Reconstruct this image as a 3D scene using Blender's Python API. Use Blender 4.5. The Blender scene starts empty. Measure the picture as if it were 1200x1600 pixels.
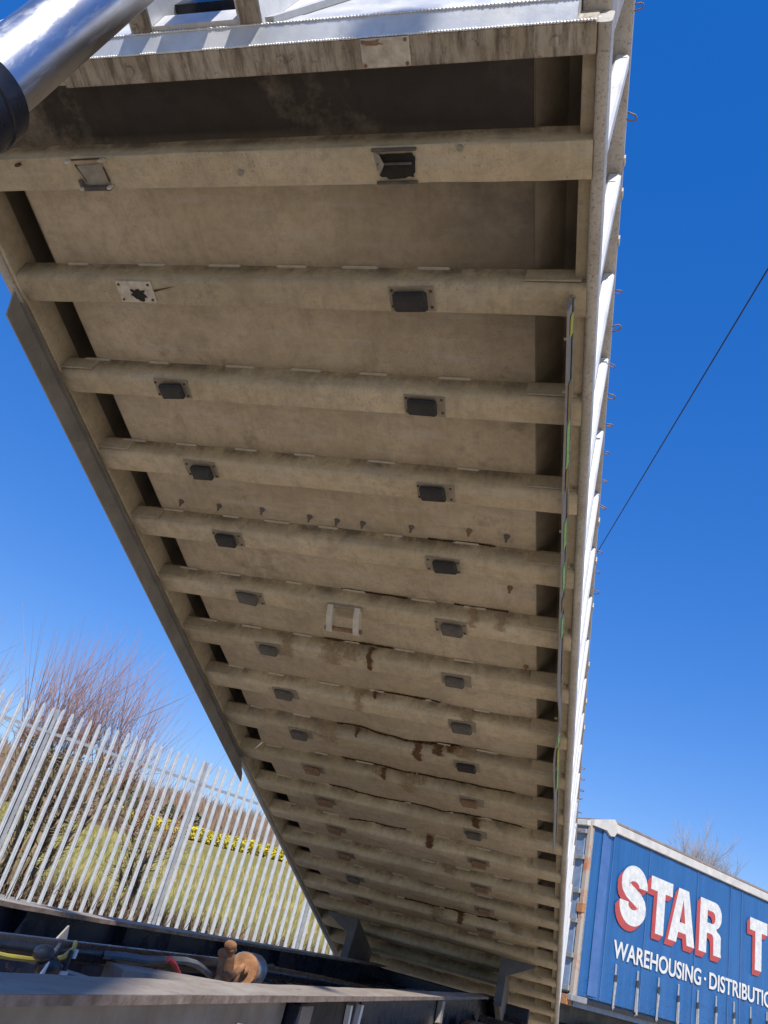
import bpy, bmesh, math, random
from mathutils import Vector, Matrix, noise
random.seed(7)
R_ = math.radians
scene = bpy.context.scene
col = scene.collection

# ------------------------------------------------------------------ camera
CAM = Vector((2.0596, -1.6530, 1.35))
RX = (0.950578, 0.204038, 0.234031)
RD = (0.101575, 0.507916, -0.855397)
RF = (-0.293402, 0.836893, 0.462088)
cd = bpy.data.cameras.new('camera')
cam = bpy.data.objects.new('camera', cd)
col.objects.link(cam)
cd.sensor_fit = 'HORIZONTAL'
cd.sensor_width = 36.0
cd.lens = 36.0 * 1250.6 / 1200.0
cd.clip_start = 0.05
cd.clip_end = 4000
cam.matrix_world = Matrix(((RX[0], -RD[0], -RF[0], CAM.x), (RX[1], -RD[1], -RF[1], CAM.y), (RX[2], -RD[2], -RF[2], CAM.z), (0, 0, 0, 1)))
scene.camera = cam
scene.render.resolution_x = 768
scene.render.resolution_y = 1024

# ------------------------------------------------------------------ sky, sun, exposure
SUN_EL = R_(45.0)
SUN_AZ = R_(180 - 20.6)         # clockwise from +Y : behind the camera, a little to the right
wd = bpy.data.worlds.new('World')
scene.world = wd
wd.use_nodes = True
nt = wd.node_tree
sky = nt.nodes.new('ShaderNodeTexSky')
sky.sky_type = 'NISHITA'
sky.sun_disc = False
sky.sun_elevation = SUN_EL
sky.sun_rotation = SUN_AZ
sky.altitude = 800
sky.air_density = 1.0
sky.dust_density = 0.05
sky.ozone_density = 4.0
hs = nt.nodes.new('ShaderNodeHueSaturation')
hs.inputs['Saturation'].default_value = 2.05
hs.inputs['Value'].default_value = 1.72
hs.inputs['Hue'].default_value = 0.524
gm = nt.nodes.new('ShaderNodeGamma')
gm.inputs['Gamma'].default_value = 0.48
nt.links.new(sky.outputs[0], gm.inputs['Color'])
nt.links.new(gm.outputs[0], hs.inputs['Color'])
nt.links.new(hs.outputs[0], nt.nodes['Background'].inputs[0])
nt.nodes['Background'].inputs[1].default_value = 0.15
sl = bpy.data.lights.new('sun', 'SUN')
sl.energy = 4.0
sl.angle = R_(0.53)
sl.color = (1.0, 0.955, 0.88)
sun = bpy.data.objects.new('sun', sl)
col.objects.link(sun)
sd = Vector((math.sin(SUN_AZ) * math.cos(SUN_EL), math.cos(SUN_AZ) * math.cos(SUN_EL), math.sin(SUN_EL)))
sun.rotation_euler = (-sd).to_track_quat('-Z', 'Y').to_euler()
scene.view_settings.view_transform = 'Standard'
scene.view_settings.look = 'None'
scene.view_settings.gamma = 1.0
scene.view_settings.exposure = 0.58
scene.render.engine = 'CYCLES'
scene.cycles.max_bounces = 8
scene.cycles.diffuse_bounces = 5


# ------------------------------------------------------------------ materials
class NB:
    def __init__(s, name):
        s.m = bpy.data.materials.new(name)
        s.m.use_nodes = True
        s.t = s.m.node_tree
        s.b = s.t.nodes['Principled BSDF']
        s.tc = s.t.nodes.new('ShaderNodeTexCoord')
        s.co = s.tc.outputs['Object']

    def n(s, typ, **kw):
        x = s.t.nodes.new(typ)
        for k, v in kw.items():
            setattr(x, k, v)
        return x

    def l(s, a, b):
        s.t.links.new(a, b)

    def scaled(s, sx, sy, sz, loc=(0, 0, 0)):
        m = s.n('ShaderNodeMapping')
        m.inputs['Scale'].default_value = (sx, sy, sz)
        m.inputs['Location'].default_value = loc
        s.l(s.co, m.inputs[0])
        return m.outputs[0]

    def noise(s, scale, detail=5, rough=.6, co=None, dist=0):
        x = s.n('ShaderNodeTexNoise')
        x.inputs['Scale'].default_value = scale
        x.inputs['Detail'].default_value = detail
        x.inputs['Roughness'].default_value = rough
        x.inputs['Distortion'].default_value = dist
        s.l(co or s.co, x.inputs['Vector'])
        return x.outputs['Fac']

    def ramp(s, fac, a, b, va=0.0, vb=1.0):
        r = s.n('ShaderNodeMapRange')
        r.inputs[1].default_value = a
        r.inputs[2].default_value = b
        r.inputs[3].default_value = va
        r.inputs[4].default_value = vb
        s.l(fac, r.inputs[0])
        return r.outputs[0]

    def mix(s, fac, a, b):
        m = s.n('ShaderNodeMix', data_type='RGBA')
        if isinstance(fac, (int, float)):
            m.inputs[0].default_value = fac
        else:
            s.l(fac, m.inputs[0])
        for i, c in ((6, a), (7, b)):
            if isinstance(c, (tuple, list)):
                m.inputs[i].default_value = (c[0], c[1], c[2], 1)
            else:
                s.l(c, m.inputs[i])
        return m.outputs[2]

    def math(s, op, a, b=None):
        m = s.n('ShaderNodeMath', operation=op)
        for i, c in ((0, a), (1, b)):
            if c is None:
                continue
            if isinstance(c, (int, float)):
                m.inputs[i].default_value = c
            else:
                s.l(c, m.inputs[i])
        return m.outputs[0]

    def axis(s, i):
        x = s.n('ShaderNodeSeparateXYZ')
        s.l(s.co, x.inputs[0])
        return x.outputs[i]

    def color(s, c):
        if isinstance(c, (tuple, list)):
            s.b.inputs['Base Color'].default_value = (c[0], c[1], c[2], 1)
        else:
            s.l(c, s.b.inputs['Base Color'])

    def rough(s, r):
        if isinstance(r, (int, float)):
            s.b.inputs['Roughness'].default_value = r
        else:
            s.l(r, s.b.inputs['Roughness'])

    def metal(s, v):
        if isinstance(v, (int, float)):
            s.b.inputs['Metallic'].default_value = v
        else:
            s.l(v, s.b.inputs['Metallic'])

    def bump(s, h, st=.3, dist=.01):
        b = s.n('ShaderNodeBump')
        b.inputs['Strength'].default_value = st
        b.inputs['Distance'].default_value = dist
        s.l(h, b.inputs['Height'])
        s.l(b.outputs[0], s.b.inputs['Normal'])


def simple(name, c1, c2, scale=8, rough=.6, metal=0.0, bump=.15, bscale=60, lo=.35, hi=.65, spec=.5, bd=.005):
    k = NB(name)
    f = k.ramp(k.noise(scale, 6, .65), lo, hi)
    k.color(k.mix(f, c1, c2))
    k.rough(k.ramp(k.noise(scale * 1.7, 4), .3, .7, max(rough - .1, .02), min(rough + .1, 1)))
    k.metal(metal)
    k.b.inputs['Specular IOR Level'].default_value = spec
    if bump:
        k.bump(k.noise(bscale, 4, .6), bump, bd)
    return k.m


def under_mat(name, soot=False, warm=0.0, grime_shade=False):
    # road-dust caked aluminium: blotches, spray streaks along the body, scuffs, speckle, oily patches
    k = NB(name)
    oi = k.n('ShaderNodeObjectInfo')
    off = k.n('ShaderNodeVectorMath', operation='MULTIPLY_ADD')
    cmb = k.n('ShaderNodeCombineXYZ')
    rnd = oi.outputs['Random']
    for q in range(3):
        k.l(k.math('MULTIPLY', rnd, (37.0, 91.0, 53.0)[q]), cmb.inputs[q])
    k.l(k.tc.outputs['Object'], off.inputs[0])
    off.inputs[1].default_value = (1, 1, 1)
    k.l(cmb.outputs[0], off.inputs[2])
    raw = k.co
    k.co = off.outputs[0]
    big = k.ramp(k.noise(1.1, 6, .62), .34, .66)
    mid = k.ramp(k.noise(5.5, 7, .72, dist=.6), .44, .68)
    base = k.mix(big, (.41 + warm, .34 + warm * .8, .235), (.55 + warm, .465 + warm * .8, .345))
    m3 = k.ramp(k.noise(26, 6, .78), .46, .68)
    base = k.mix(k.math('MULTIPLY', m3, .42), base, (.24, .20, .145))
    base = k.mix(k.math('MULTIPLY', mid, .5), base, (.26, .22, .16))
    # road spray drawn out along the direction of travel
    st = k.ramp(k.noise(3, 6, .75, co=k.scaled(7, .8, 3)), .50, .70)
    base = k.mix(k.math('MULTIPLY', st, .30), base, (.22, .18, .13))
    # washed, greyer smears running along the members
    sm = k.ramp(k.noise(3, 6, .72, co=k.scaled(.9, 7, 7, (4, 1, 2))), .52, .74)
    base = k.mix(k.math('MULTIPLY', sm, .55), base, (.47, .46, .43))
    # scratches
    sc = k.ramp(k.noise(14, 4, .8, co=k.scaled(.35, 9, 9, (9, 3, 1)), dist=.8), .66, .70)
    base = k.mix(k.math('MULTIPLY', sc, .35), base, (.60, .58, .53))
    speck = k.ramp(k.noise(120, 3, .75), .60, .70)
    spm = k.ramp(k.noise(2.2, 4), .40, .62)
    base = k.mix(k.math('MULTIPLY', k.math('MULTIPLY', speck, spm), .85), base, (.10, .08, .06))
    oil = k.ramp(k.noise(2.6, 6, .74, co=k.scaled(1, 1, 1, (2, 8, 5))), .60, .72)
    base = k.mix(k.math('MULTIPLY', oil, .55), base, (.13, .11, .09))
    rust = k.ramp(k.noise(2.0, 7, .75, co=k.scaled(1, 1, 1, (13, 4, 2))), .63, .74)
    base = k.mix(k.math('MULTIPLY', rust, .6), base, (.40, .25, .12))
    vv = k.ramp(rnd, 0, 1, .88, 1.10)
    hv = k.n('ShaderNodeHueSaturation')
    k.l(vv, hv.inputs['Value'])
    k.l(base, hv.inputs['Color'])
    base = hv.outputs[0]
    k.co = raw
    if soot:
        # exhaust soot caked on the front bay and towards the front right corner
        y = k.axis(1)
        f = k.ramp(y, .06, -.10)
        f = k.math('MULTIPLY', f, k.ramp(k.noise(2.4, 6, .7), .25, .52, .35, 1.0))
        base = k.mix(k.math('MULTIPLY', f, .95), base, (.022, .019, .017))
        g = k.math('MULTIPLY', k.ramp(k.axis(0), .75, 1.6), k.ramp(k.axis(1), 1.35, .2))
        g = k.math('MULTIPLY', g, k.ramp(k.noise(2.0, 6, .7), .2, .55, .45, 1.0))
        base = k.mix(k.math('MULTIPLY', g, .85), base, (.045, .04, .036))
    if grime_shade:
        # patchy dirt, doubling as painted-in joint shade, along the welded foot of the member
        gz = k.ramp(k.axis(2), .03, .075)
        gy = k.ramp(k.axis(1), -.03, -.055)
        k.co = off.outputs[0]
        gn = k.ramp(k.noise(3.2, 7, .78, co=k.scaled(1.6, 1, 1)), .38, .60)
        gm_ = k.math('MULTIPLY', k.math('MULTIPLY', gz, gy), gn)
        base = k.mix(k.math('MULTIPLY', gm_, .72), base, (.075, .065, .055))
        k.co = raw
    k.color(base)
    k.rough(k.ramp(k.noise(11, 5), .3, .7, .6, .9))
    k.b.inputs['Specular IOR Level'].default_value = .3
    hb = k.math('ADD', k.noise(9, 6, .75), k.math('MULTIPLY', k.noise(130, 3, .75), .45))
    k.bump(hb, .5, .008)
    return k.m


def stain_mat(name, c1, c2, soft=.35):
    k = NB(name)
    f = k.ramp(k.noise(30, 5, .75), .35, .65)
    k.color(k.mix(f, c1, c2))
    k.rough(.9)
    at = k.n('ShaderNodeAttribute', attribute_name='edge')
    a = k.math('ADD', at.outputs['Fac'], k.ramp(k.noise(38, 6, .8), .25, .75, -.55, .55))
    a = k.ramp(a, .25, .25 + soft)
    k.l(a, k.b.inputs['Alpha'])
    k.b.inputs['Specular IOR Level'].default_value = .1
    return k.m


M = {}
M['under'] = under_mat('dusty_floor', soot=True)
M['rib'] = under_mat('dusty_cross_member', warm=.03, grime_shade=True)




def alu_mat(name, c1, c2, rough=.42, metal=.85, streak=(1, 1, 1), dirt=.25):
    k = NB(name)
    f = k.ramp(k.noise(6, 6, .65, co=k.scaled(*streak)), .38, .62)
    base = k.mix(f, c1, c2)
    d = k.ramp(k.noise(11, 6, .75), .55, .7)
    base = k.mix(k.math('MULTIPLY', d, dirt), base, (.20, .17, .13))
    k.color(base)
    k.rough(k.ramp(k.noise(9, 5), .3, .7, rough - .1, rough + .14))
    k.metal(metal)
    k.bump(k.noise(70, 4, .65), .12, .004)
    return k.m


M['alu'] = alu_mat('weathered_aluminium', (.66, .66, .66), (.52, .53, .54), .5, .45)
M['alu_post'] = alu_mat('bright_aluminium_post', (.62, .62, .61), (.52, .52, .51), .55, .25, dirt=.3)
M['weld'] = alu_mat('weld_bead_aluminium', (.85, .85, .84), (.7, .7, .68), .45, .6, dirt=.1)


def rail_mat():
    k = NB('pitted_side_rail')
    f = k.ramp(k.noise(5, 6, .7), .38, .62)
    base = k.mix(f, (.47, .44, .39), (.36, .33, .28))
    pit = k.ramp(k.noise(85, 5, .8), .54, .62)
    base = k.mix(k.math('MULTIPLY', pit, .7), base, (.14, .11, .085))
    pk = k.ramp(k.noise(16, 5, .75), .6, .7)
    base = k.mix(k.math('MULTIPLY', pk, .5), base, (.42, .29, .21))
    k.color(base)
    k.rough(.6)
    k.metal(.15)
    k.bump(k.noise(60, 5, .75), .4, .004)
    return k.m


M['rail'] = rail_mat()


def beam_mat():
    k = NB('oil_streaked_front_beam')
    f = k.ramp(k.noise(7, 6, .7), .35, .62)
    base = k.mix(f, (.46, .42, .35), (.34, .29, .22))
    st = k.ramp(k.noise(9, 6, .75, co=k.scaled(2.6, .35, .35)), .45, .62)
    base = k.mix(k.math('MULTIPLY', st, .85), base, (.10, .075, .05))
    g = k.ramp(k.noise(22, 5, .8), .58, .66)
    base = k.mix(k.math('MULTIPLY', g, .6), base, (.06, .045, .035))
    k.color(base)
    k.rough(.62)
    k.metal(.2)
    k.bump(k.noise(60, 4, .7), .3, .004)
    return k.m


M['beam'] = beam_mat()
M['rubber'] = simple('worn_rubber', (.010, .010, .011), (.032, .031, .030), 20, .7, 0, .4, 80)
M['rubber_grey'] = simple('dusty_rubber', (.06, .057, .052), (.13, .115, .095), 16, .8, 0, .4, 80)
M['rust_pad'] = simple('rusty_pad', (.16, .09, .05), (.27, .17, .10), 22, .85, 0, .4, 80)
M['plate'] = simple('galvanised_plate', (.34, .32, .27), (.24, .22, .18), 20, .7, .2, .3, 90)
M['bead'] = simple('pale_weld', (.60, .56, .47), (.48, .44, .36), 20, .6, .2, .2)
M['dustplate'] = simple('dusty_backing_plate', (.31, .265, .20), (.24, .205, .155), 14, .8, .05, .3, 90)
M['chipped'] = simple('chipped_white_plate', (.62, .58, .50), (.40, .35, .28), 26, .7, 0, .3, 60)
M['painted_hole'] = simple('painted_dark_void', (.012, .011, .010), (.02, .018, .016), 10, .9, 0, 0)
M['rust'] = simple('rust', (.40, .20, .09), (.24, .11, .05), 24, .9, 0, .6, 90)
M['rust_dark'] = simple('dark_rust_crack', (.05, .025, .014), (.11, .055, .025), 24, .95, 0, .6, 90)
M['rust_stain'] = stain_mat('brown_rust_stain', (.085, .045, .025), (.16, .09, .045))
M['crack_mat'] = stain_mat('dark_rust_line', (.025, .015, .01), (.09, .05, .025), .25)
M['halo'] = stain_mat('faint_rust_halo', (.33, .24, .145), (.38, .29, .19), 1.0)
M['crevice'] = simple('shade_toned_slot', (.26, .225, .17), (.16, .135, .10), 5, .85, 0, .3, 60)  # slot walls toned down, recess shade painted into their colour
M['hookred'] = simple('rusty_hook', (.30, .20, .165), (.19, .12, .095), 30, .7, .1, .3, 90)
M['paper'] = simple('paper_sticker', (.72, .73, .74), (.5, .52, .55), 14, .7, 0, .1, 60, .55, .75)
M['guard'] = simple('dull_guard_plate', (.23, .215, .19), (.32, .295, .26), 6, .6, .25, .25, 70)
M['bracket'] = simple('grimy_grey_paint', (.13, .125, .115), (.08, .075, .07), 5, .65, 0, .25, 60)
M['tape_y'] = simple('yellow_tape', (.62, .58, .05), (.5, .45, .1), 20, .35, 0, .05)
M['tape_g'] = simple('green_reflective_tape', (.40, .74, .22), (.30, .62, .2), 40, .3, 0, .05)
M['tape_o'] = simple('peeling_brown_tape', (.35, .22, .06), (.22, .14, .06), 18, .6, 0, .2)


def chrome_mat():
    k = NB('greasy_chrome')
    f = k.ramp(k.noise(5, 6, .7, co=k.scaled(1, 1, .35)), .42, .66)
    k.color(k.mix(f, (.56, .56, .57), (.40, .385, .37)))
    k.metal(1.0)
    g = k.ramp(k.noise(9, 6, .8, co=k.scaled(2, 2, .5)), .5, .68)
    k.rough(k.ramp(g, 0, 1, .33, .55))
    k.bump(k.noise(240, 2, .6), .04, .002)
    return k.m


M['chrome'] = chrome_mat()
M['blackpaint'] = simple('glossy_black_paint', (.010, .012, .018), (.02, .022, .03), 8, .3, 0, .15, 50, spec=.25)


def chassis_mat():
    k = NB('scuffed_black_chassis_paint')
    f = k.ramp(k.noise(4, 6, .7), .4, .65)
    base = k.mix(f, (.005, .008, .020), (.012, .015, .026))
    sc = k.ramp(k.noise(18, 6, .8, co=k.scaled(1, .5, 1)), .63, .70)
    base = k.mix(k.math('MULTIPLY', sc, .7), base, (.17, .15, .13))
    ru = k.ramp(k.noise(3.5, 6, .75), .60, .70)
    base = k.mix(k.math('MULTIPLY', ru, .7), base, (.085, .05, .03))
    k.color(base)
    k.rough(k.ramp(k.noise(6, 4), .3, .7, .16, .42))
    k.bump(k.noise(40, 5, .7), .2, .004)
    return k.m


M['chassis'] = chassis_mat()


def flange_mat():
    k = NB('worn_bare_flange')
    f = k.ramp(k.noise(3, 6, .7, co=k.scaled(2, .7, 1)), .38, .62)
    base = k.mix(f, (.42, .37, .31), (.30, .25, .20))
    ru = k.ramp(k.noise(9, 6, .75), .55, .68)
    base = k.mix(k.math('MULTIPLY', ru, .6), base, (.22, .11, .06))
    bl = k.ramp(k.noise(6, 6, .75, co=k.scaled(3, .4, 1, (3, 9, 1))), .62, .70)
    base = k.mix(k.math('MULTIPLY', bl, .8), base, (.05, .05, .055))
    k.color(base)
    k.rough(.65)
    k.metal(.15)
    k.bump(k.noise(50, 5, .7), .35, .004)
    return k.m


M['flange'] = flange_mat()
M['webgrey'] = simple('grey_primer_web', (.19, .18, .17), (.10, .075, .06), 4, .5, 0, .2, 40)
M['edge_rust'] = simple('rusty_flange_edge', (.13, .085, .06), (.26, .20, .16), 16, .85, 0, .5, 60)
M['hose'] = simple('black_hose', (.02, .022, .028), (.05, .05, .055), 14, .45, 0, .2, 60)
M['hose_grey'] = simple('dusty_grey_hose', (.11, .11, .115), (.17, .165, .16), 14, .5, 0, .2, 60)
M['yellow'] = simple('yellow_hose', (.40, .34, .05), (.30, .25, .06), 12, .5, 0, .1, 60)
M['red'] = simple('red_hose', (.36, .025, .025), (.26, .025, .025), 12, .45, 0, .1, 60)
M['steelgrey'] = simple('grey_roller', (.34, .34, .34), (.22, .22, .215), 18, .5, .4, .2, 80)

M['galv'] = alu_mat('galvanised_steel', (.54, .56, .58), (.43, .45, .47), .45, .3, dirt=.1)
M['galv_post'] = alu_mat('galvanised_post', (.33, .34, .36), (.25, .26, .27), .55, .4, dirt=.1)
M['bark'] = simple('shrub_bark', (.13, .10, .065), (.06, .045, .03), 18, .9, 0, .5, 60)
M['twig'] = simple('olive_twig', (.30, .235, .13), (.19, .14, .085), 10, .8, 0, 0)
M['shoot'] = simple('red_brown_shoot', (.36, .20, .155), (.24, .135, .105), 10, .6, 0, 0)
M['shoot_tip'] = simple('ochre_bud', (.42, .28, .10), (.3, .2, .08), 10, .8, 0, 0)
M['paletwig'] = simple('pale_bare_twigs', (.36, .30, .24), (.26, .21, .17), 10, .8, 0, 0)
M['drystem'] = simple('dry_stems', (.22, .15, .09), (.12, .08, .05), 3, .9, 0, 0)
M['grassblade'] = simple('rough_grass', (.22, .21, .055), (.34, .28, .10), .5, .9, 0, 0)
M['gorse'] = simple('yellow_hedge_leaf', (.62, .50, .03), (.42, .38, .05), 1.2, .8, 0, 0)
M['wood'] = simple('winter_wood', (.26, .18, .12), (.17, .12, .08), .3, .9, 0, 0)
M['darkleaf'] = simple('dark_ivy_leaf', (.03, .045, .02), (.015, .022, .012), 3, .7, 0, 0)
M['greenleaf'] = simple('holly_leaf', (.07, .10, .03), (.04, .06, .02), 3, .6, 0, 0)
M['wallwhite'] = simple('whitewashed_wall', (.78, .77, .73), (.68, .67, .63), 2, .9, 0, .1, 20)
M['slate'] = simple('slate_roof', (.16, .16, .17), (.11, .11, .12), 3, .7, 0, .2, 20)
M['glass'] = simple('window_glass', (.03, .035, .04), (.05, .055, .06), 3, .08, 0, 0)
M['polewood'] = simple('creosoted_pole', (.10, .07, .05), (.06, .045, .035), 6, .9, 0, .3, 30)
M['cable'] = simple('black_cable', (.012, .012, .014), (.02, .02, .02), 10, .6, 0, 0)
M['tyre'] = simple('tyre_rubber', (.018, .018, .018), (.03, .03, .03), 10, .8, 0, .2, 50)


def ground_mat():
    k = NB('pale_concrete_yard')
    f = k.ramp(k.noise(.5, 7, .7), .35, .65)
    base = k.mix(f, (.50, .41, .30), (.40, .325, .235))
    d = k.ramp(k.noise(2.5, 7, .75), .52, .7)
    base = k.mix(k.math('MULTIPLY', d, .4), base, (.27, .22, .16))
    k.color(base)
    k.rough(.9)
    k.bump(k.noise(30, 6, .7), .4, .01)
    return k.m


def field_mat():
    k = NB('rough_pasture')
    f = k.ramp(k.noise(.22, 7, .7), .36, .64)
    base = k.mix(f, (.22, .215, .06), (.33, .265, .10))
    d = k.ramp(k.noise(1.3, 7, .75, co=k.scaled(1, 1, 1, (5, 5, 5))), .5, .68)
    base = k.mix(k.math('MULTIPLY', d, .65), base, (.37, .26, .13))
    k.color(base)
    k.rough(.95)
    k.b.inputs['Specular IOR Level'].default_value = .1
    k.bump(k.noise(4, 7, .8), .8, .2)
    return k.m


M['ground'] = ground_mat()
M['field'] = field_mat()
M['hill'] = simple('winter_hillside', (.26, .18, .11), (.18, .14, .08), .12, .95, 0, .6, 1.5, bd=.4)


def curtain_mat():
    k = NB('faded_blue_curtain')
    f = k.ramp(k.noise(1.1, 6, .65, co=k.scaled(3, 3, .35)), .36, .64)
    base = k.mix(f, (.012, .085, .25), (.022, .11, .30))
    d = k.ramp(k.noise(2.6, 6, .7, co=k.scaled(4, 4, .22)), .52, .75)
    base = k.mix(k.math('MULTIPLY', d, .4), base, (.035, .10, .20))
    w = k.ramp(k.noise(4, 6, .75, co=k.scaled(1.2, 1.2, 3)), .6, .75)
    low = k.ramp(k.axis(2), 2.3, 1.5)
    base = k.mix(k.math('MULTIPLY', k.math('MULTIPLY', w, low), .4), base, (.25, .33, .46))
    k.color(base)
    k.rough(.42)
    fold = k.noise(1.4, 4, .6, co=k.scaled(4.5, 4.5, .35), dist=.4)
    wr = k.math('MULTIPLY', k.noise(2.2, 5, .65, co=k.scaled(1.5, 1.5, 2.4), dist=1.2), k.ramp(k.axis(2), 2.6, 1.5, .15, 1.0))
    k.bump(k.math('ADD', fold, wr), .55, .06)
    return k.m


M['curtain'] = curtain_mat()
M['curtain_light'] = simple('paler_blue_band', (.065, .14, .34), (.04, .105, .28), 3, .4, 0, .15, 8, bd=.01)
M['print_white'] = simple('white_lettering', (.66, .66, .63), (.46, .48, .49), 9, .6, 0, 0)
M['print_red'] = simple('faded_red_lettering', (.42, .065, .06), (.33, .06, .06), 5, .6, 0, 0)
M['trail_white'] = simple('chalky_white_rail', (.58, .56, .52), (.44, .42, .39), 4, .5, 0, .1, 30)
M['trail_brown'] = simple('grimy_roof_edge', (.26, .22, .20), (.18, .15, .14), 4, .6, 0, .2, 30)
M['doorblue'] = simple('grey_blue_door', (.20, .26, .36), (.12, .18, .28), 6, .5, 0, .2, 30)
M['rustorange'] = simple('orange_rust_post', (.40, .15, .07), (.36, .31, .26), 3.5, .8, 0, .4, 40, .40, .50)
M['strap'] = simple('dirty_strap', (.34, .36, .38), (.2, .22, .25), 20, .7, 0, .3, 60)


# ------------------------------------------------------------------ mesh helpers
class MB:
    def __init__(s):
        s.v = []
        s.f = []

    def add(s, vs, fs):
        o = len(s.v)
        s.v += [tuple(v) for v in vs]
        s.f += [tuple(i + o for i in f) for f in fs]
        return s

    def box(s, x0, x1, y0, y1, z0, z1):
        s.add([(x0, y0, z0), (x1, y0, z0), (x1, y1, z0), (x0, y1, z0), (x0, y0, z1), (x1, y0, z1), (x1, y1, z1), (x0, y1, z1)],
              [(0, 3, 2, 1), (4, 5, 6, 7), (0, 1, 5, 4), (1, 2, 6, 5), (2, 3, 7, 6), (3, 0, 4, 7)])
        return s

    def bbox(s, x0, x1, y0, y1, z0, z1, b=.004):
        # bevelled box
        bm = bmesh.new()
        bmesh.ops.create_cube(bm, size=1)
        for v in bm.verts:
            v.co = Vector(((x0 + x1) / 2 + v.co.x * (x1 - x0), (y0 + y1) / 2 + v.co.y * (y1 - y0), (z0 + z1) / 2 + v.co.z * (z1 - z0)))
        bmesh.ops.bevel(bm, geom=list(bm.edges), offset=b, segments=1, affect='EDGES')
        bm.verts.index_update()
        s.add([v.co[:] for v in bm.verts], [[v.index for v in f.verts] for f in bm.faces])
        bm.free()
        return s

    def prism(s, poly, a, b, axis='x'):
        # poly: 2d loop ; extruded from a to b along axis
        n = len(poly)

        def mk(t, p):
            return {'x': (t, p[0], p[1]), 'y': (p[0], t, p[1]), 'z': (p[0], p[1], t)}[axis]
        vs = [mk(a, p) for p in poly] + [mk(b, p) for p in poly]
        fs = [(i, (i + 1) % n, n + (i + 1) % n, n + i) for i in range(n)] + [tuple(range(n - 1, -1, -1)), tuple(range(n, 2 * n))]
        s.add(vs, fs)
        return s

    def tube(s, pts, rad, n=6, cap=True):
        pts = [Vector(p) for p in pts]
        if isinstance(rad, (int, float)):
            rad = [rad] * len(pts)
        rings = []
        up = None
        for i, p in enumerate(pts):
            t = (pts[min(i + 1, len(pts) - 1)] - pts[max(i - 1, 0)]).normalized()
            if up is None:
                up = Vector((0, 0, 1)) if abs(t.z) < .9 else Vector((1, 0, 0))
            a = t.cross(up)
            if a.length < 1e-5:
                a = t.cross(Vector((0, 1, 0)))
            a.normalize()
            b = a.cross(t).normalized()
            up = b
            rings.append([p + (a * math.cos(2 * math.pi * k / n) + b * math.sin(2 * math.pi * k / n)) * rad[i] for k in range(n)])
        vs = [v for r in rings for v in r]
        fs = []
        for i in range(len(pts) - 1):
            for k in range(n):
                fs.append((i * n + k, i * n + (k + 1) % n, (i + 1) * n + (k + 1) % n, (i + 1) * n + k))
        if cap:
            fs.append(tuple(range(n - 1, -1, -1)))
            fs.append(tuple((len(pts) - 1) * n + k for k in range(n)))
        s.add(vs, fs)
        return s

    def mesh(s, name, mat, smooth=False):
        me = bpy.data.meshes.new(name)
        me.from_pydata(s.v, [], s.f)
        bm = bmesh.new()
        bm.from_mesh(me)
        bmesh.ops.recalc_face_normals(bm, faces=bm.faces)
        bm.to_mesh(me)
        bm.free()
        me.materials.append(mat)
        if smooth:
            if smooth is True:
                for p in me.polygons:
                    p.use_smooth = True
            else:
                bm = bmesh.new()
                bm.from_mesh(me)
                for p in bm.faces:
                    p.smooth = True
                for e in bm.edges:
                    if len(e.link_faces) == 2 and e.calc_face_angle() > R_(smooth):
                        e.smooth = False
                bm.to_mesh(me)
                bm.free()
        return me

    def build(s, name, mat, parent=None, loc=(0, 0, 0), smooth=False):
        return put(name, s.mesh(name, mat, smooth), parent, loc)


def put(name, me, parent=None, loc=(0, 0, 0), rot=None, scale=None):
    o = bpy.data.objects.new(name, me)
    col.objects.link(o)
    o.parent = parent
    o.location = loc
    if rot:
        o.rotation_euler = rot
    if scale:
        o.scale = scale
    return o


def empty(name, loc=(0, 0, 0), rot=(0, 0, 0)):
    o = bpy.data.objects.new(name, None)
    col.objects.link(o)
    o.location = loc
    o.rotation_euler = rot
    o.empty_display_size = .2
    return o


def tag(o, label=None, cat=None, group=None, kind=None):
    if label:
        o['label'] = label
    if cat:
        o['category'] = cat
    if group:
        o['group'] = group
    if kind:
        o['kind'] = kind
    return o


def grid(nx, ny, fn):
    vs = [fn(i / nx, j / ny) for j in range(ny + 1) for i in range(nx + 1)]
    fs = [(j * (nx + 1) + i, j * (nx + 1) + i + 1, (j + 1) * (nx + 1) + i + 1, (j + 1) * (nx + 1) + i) for j in range(ny) for i in range(nx)]
    return vs, fs


# ------------------------------------------------------------------ ground and land
FD = Vector((.655, .755, 0)).normalized()          # fence line direction
FN = Vector((-FD.y, FD.x, 0))                       # away from the yard
F0 = Vector((-6.61, 9.98, 0))


def fpt(a, s, z=0):
    p = F0 + FD * a + FN * s
    return Vector((p.x, p.y, z))


m = MB()
m.add([(-1500, -1500, -.03), (1500, -1500, -.03), (1500, 1500, -.03), (-1500, 1500, -.03)], [(0, 1, 2, 3)])
tag(m.build('ground', M['field']), kind='structure')
m = MB()
pts = [fpt(-40, -.8), fpt(60, -.8), Vector((60, 40, 0)), Vector((60, -60, 0)), Vector((-50, -60, 0)), ]
m.add([(p.x, p.y, 0) for p in pts], [tuple(range(len(pts)))])
tag(m.build('yard', M['ground']), kind='structure')

QD = Vector((-.438, .899, 0))


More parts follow.
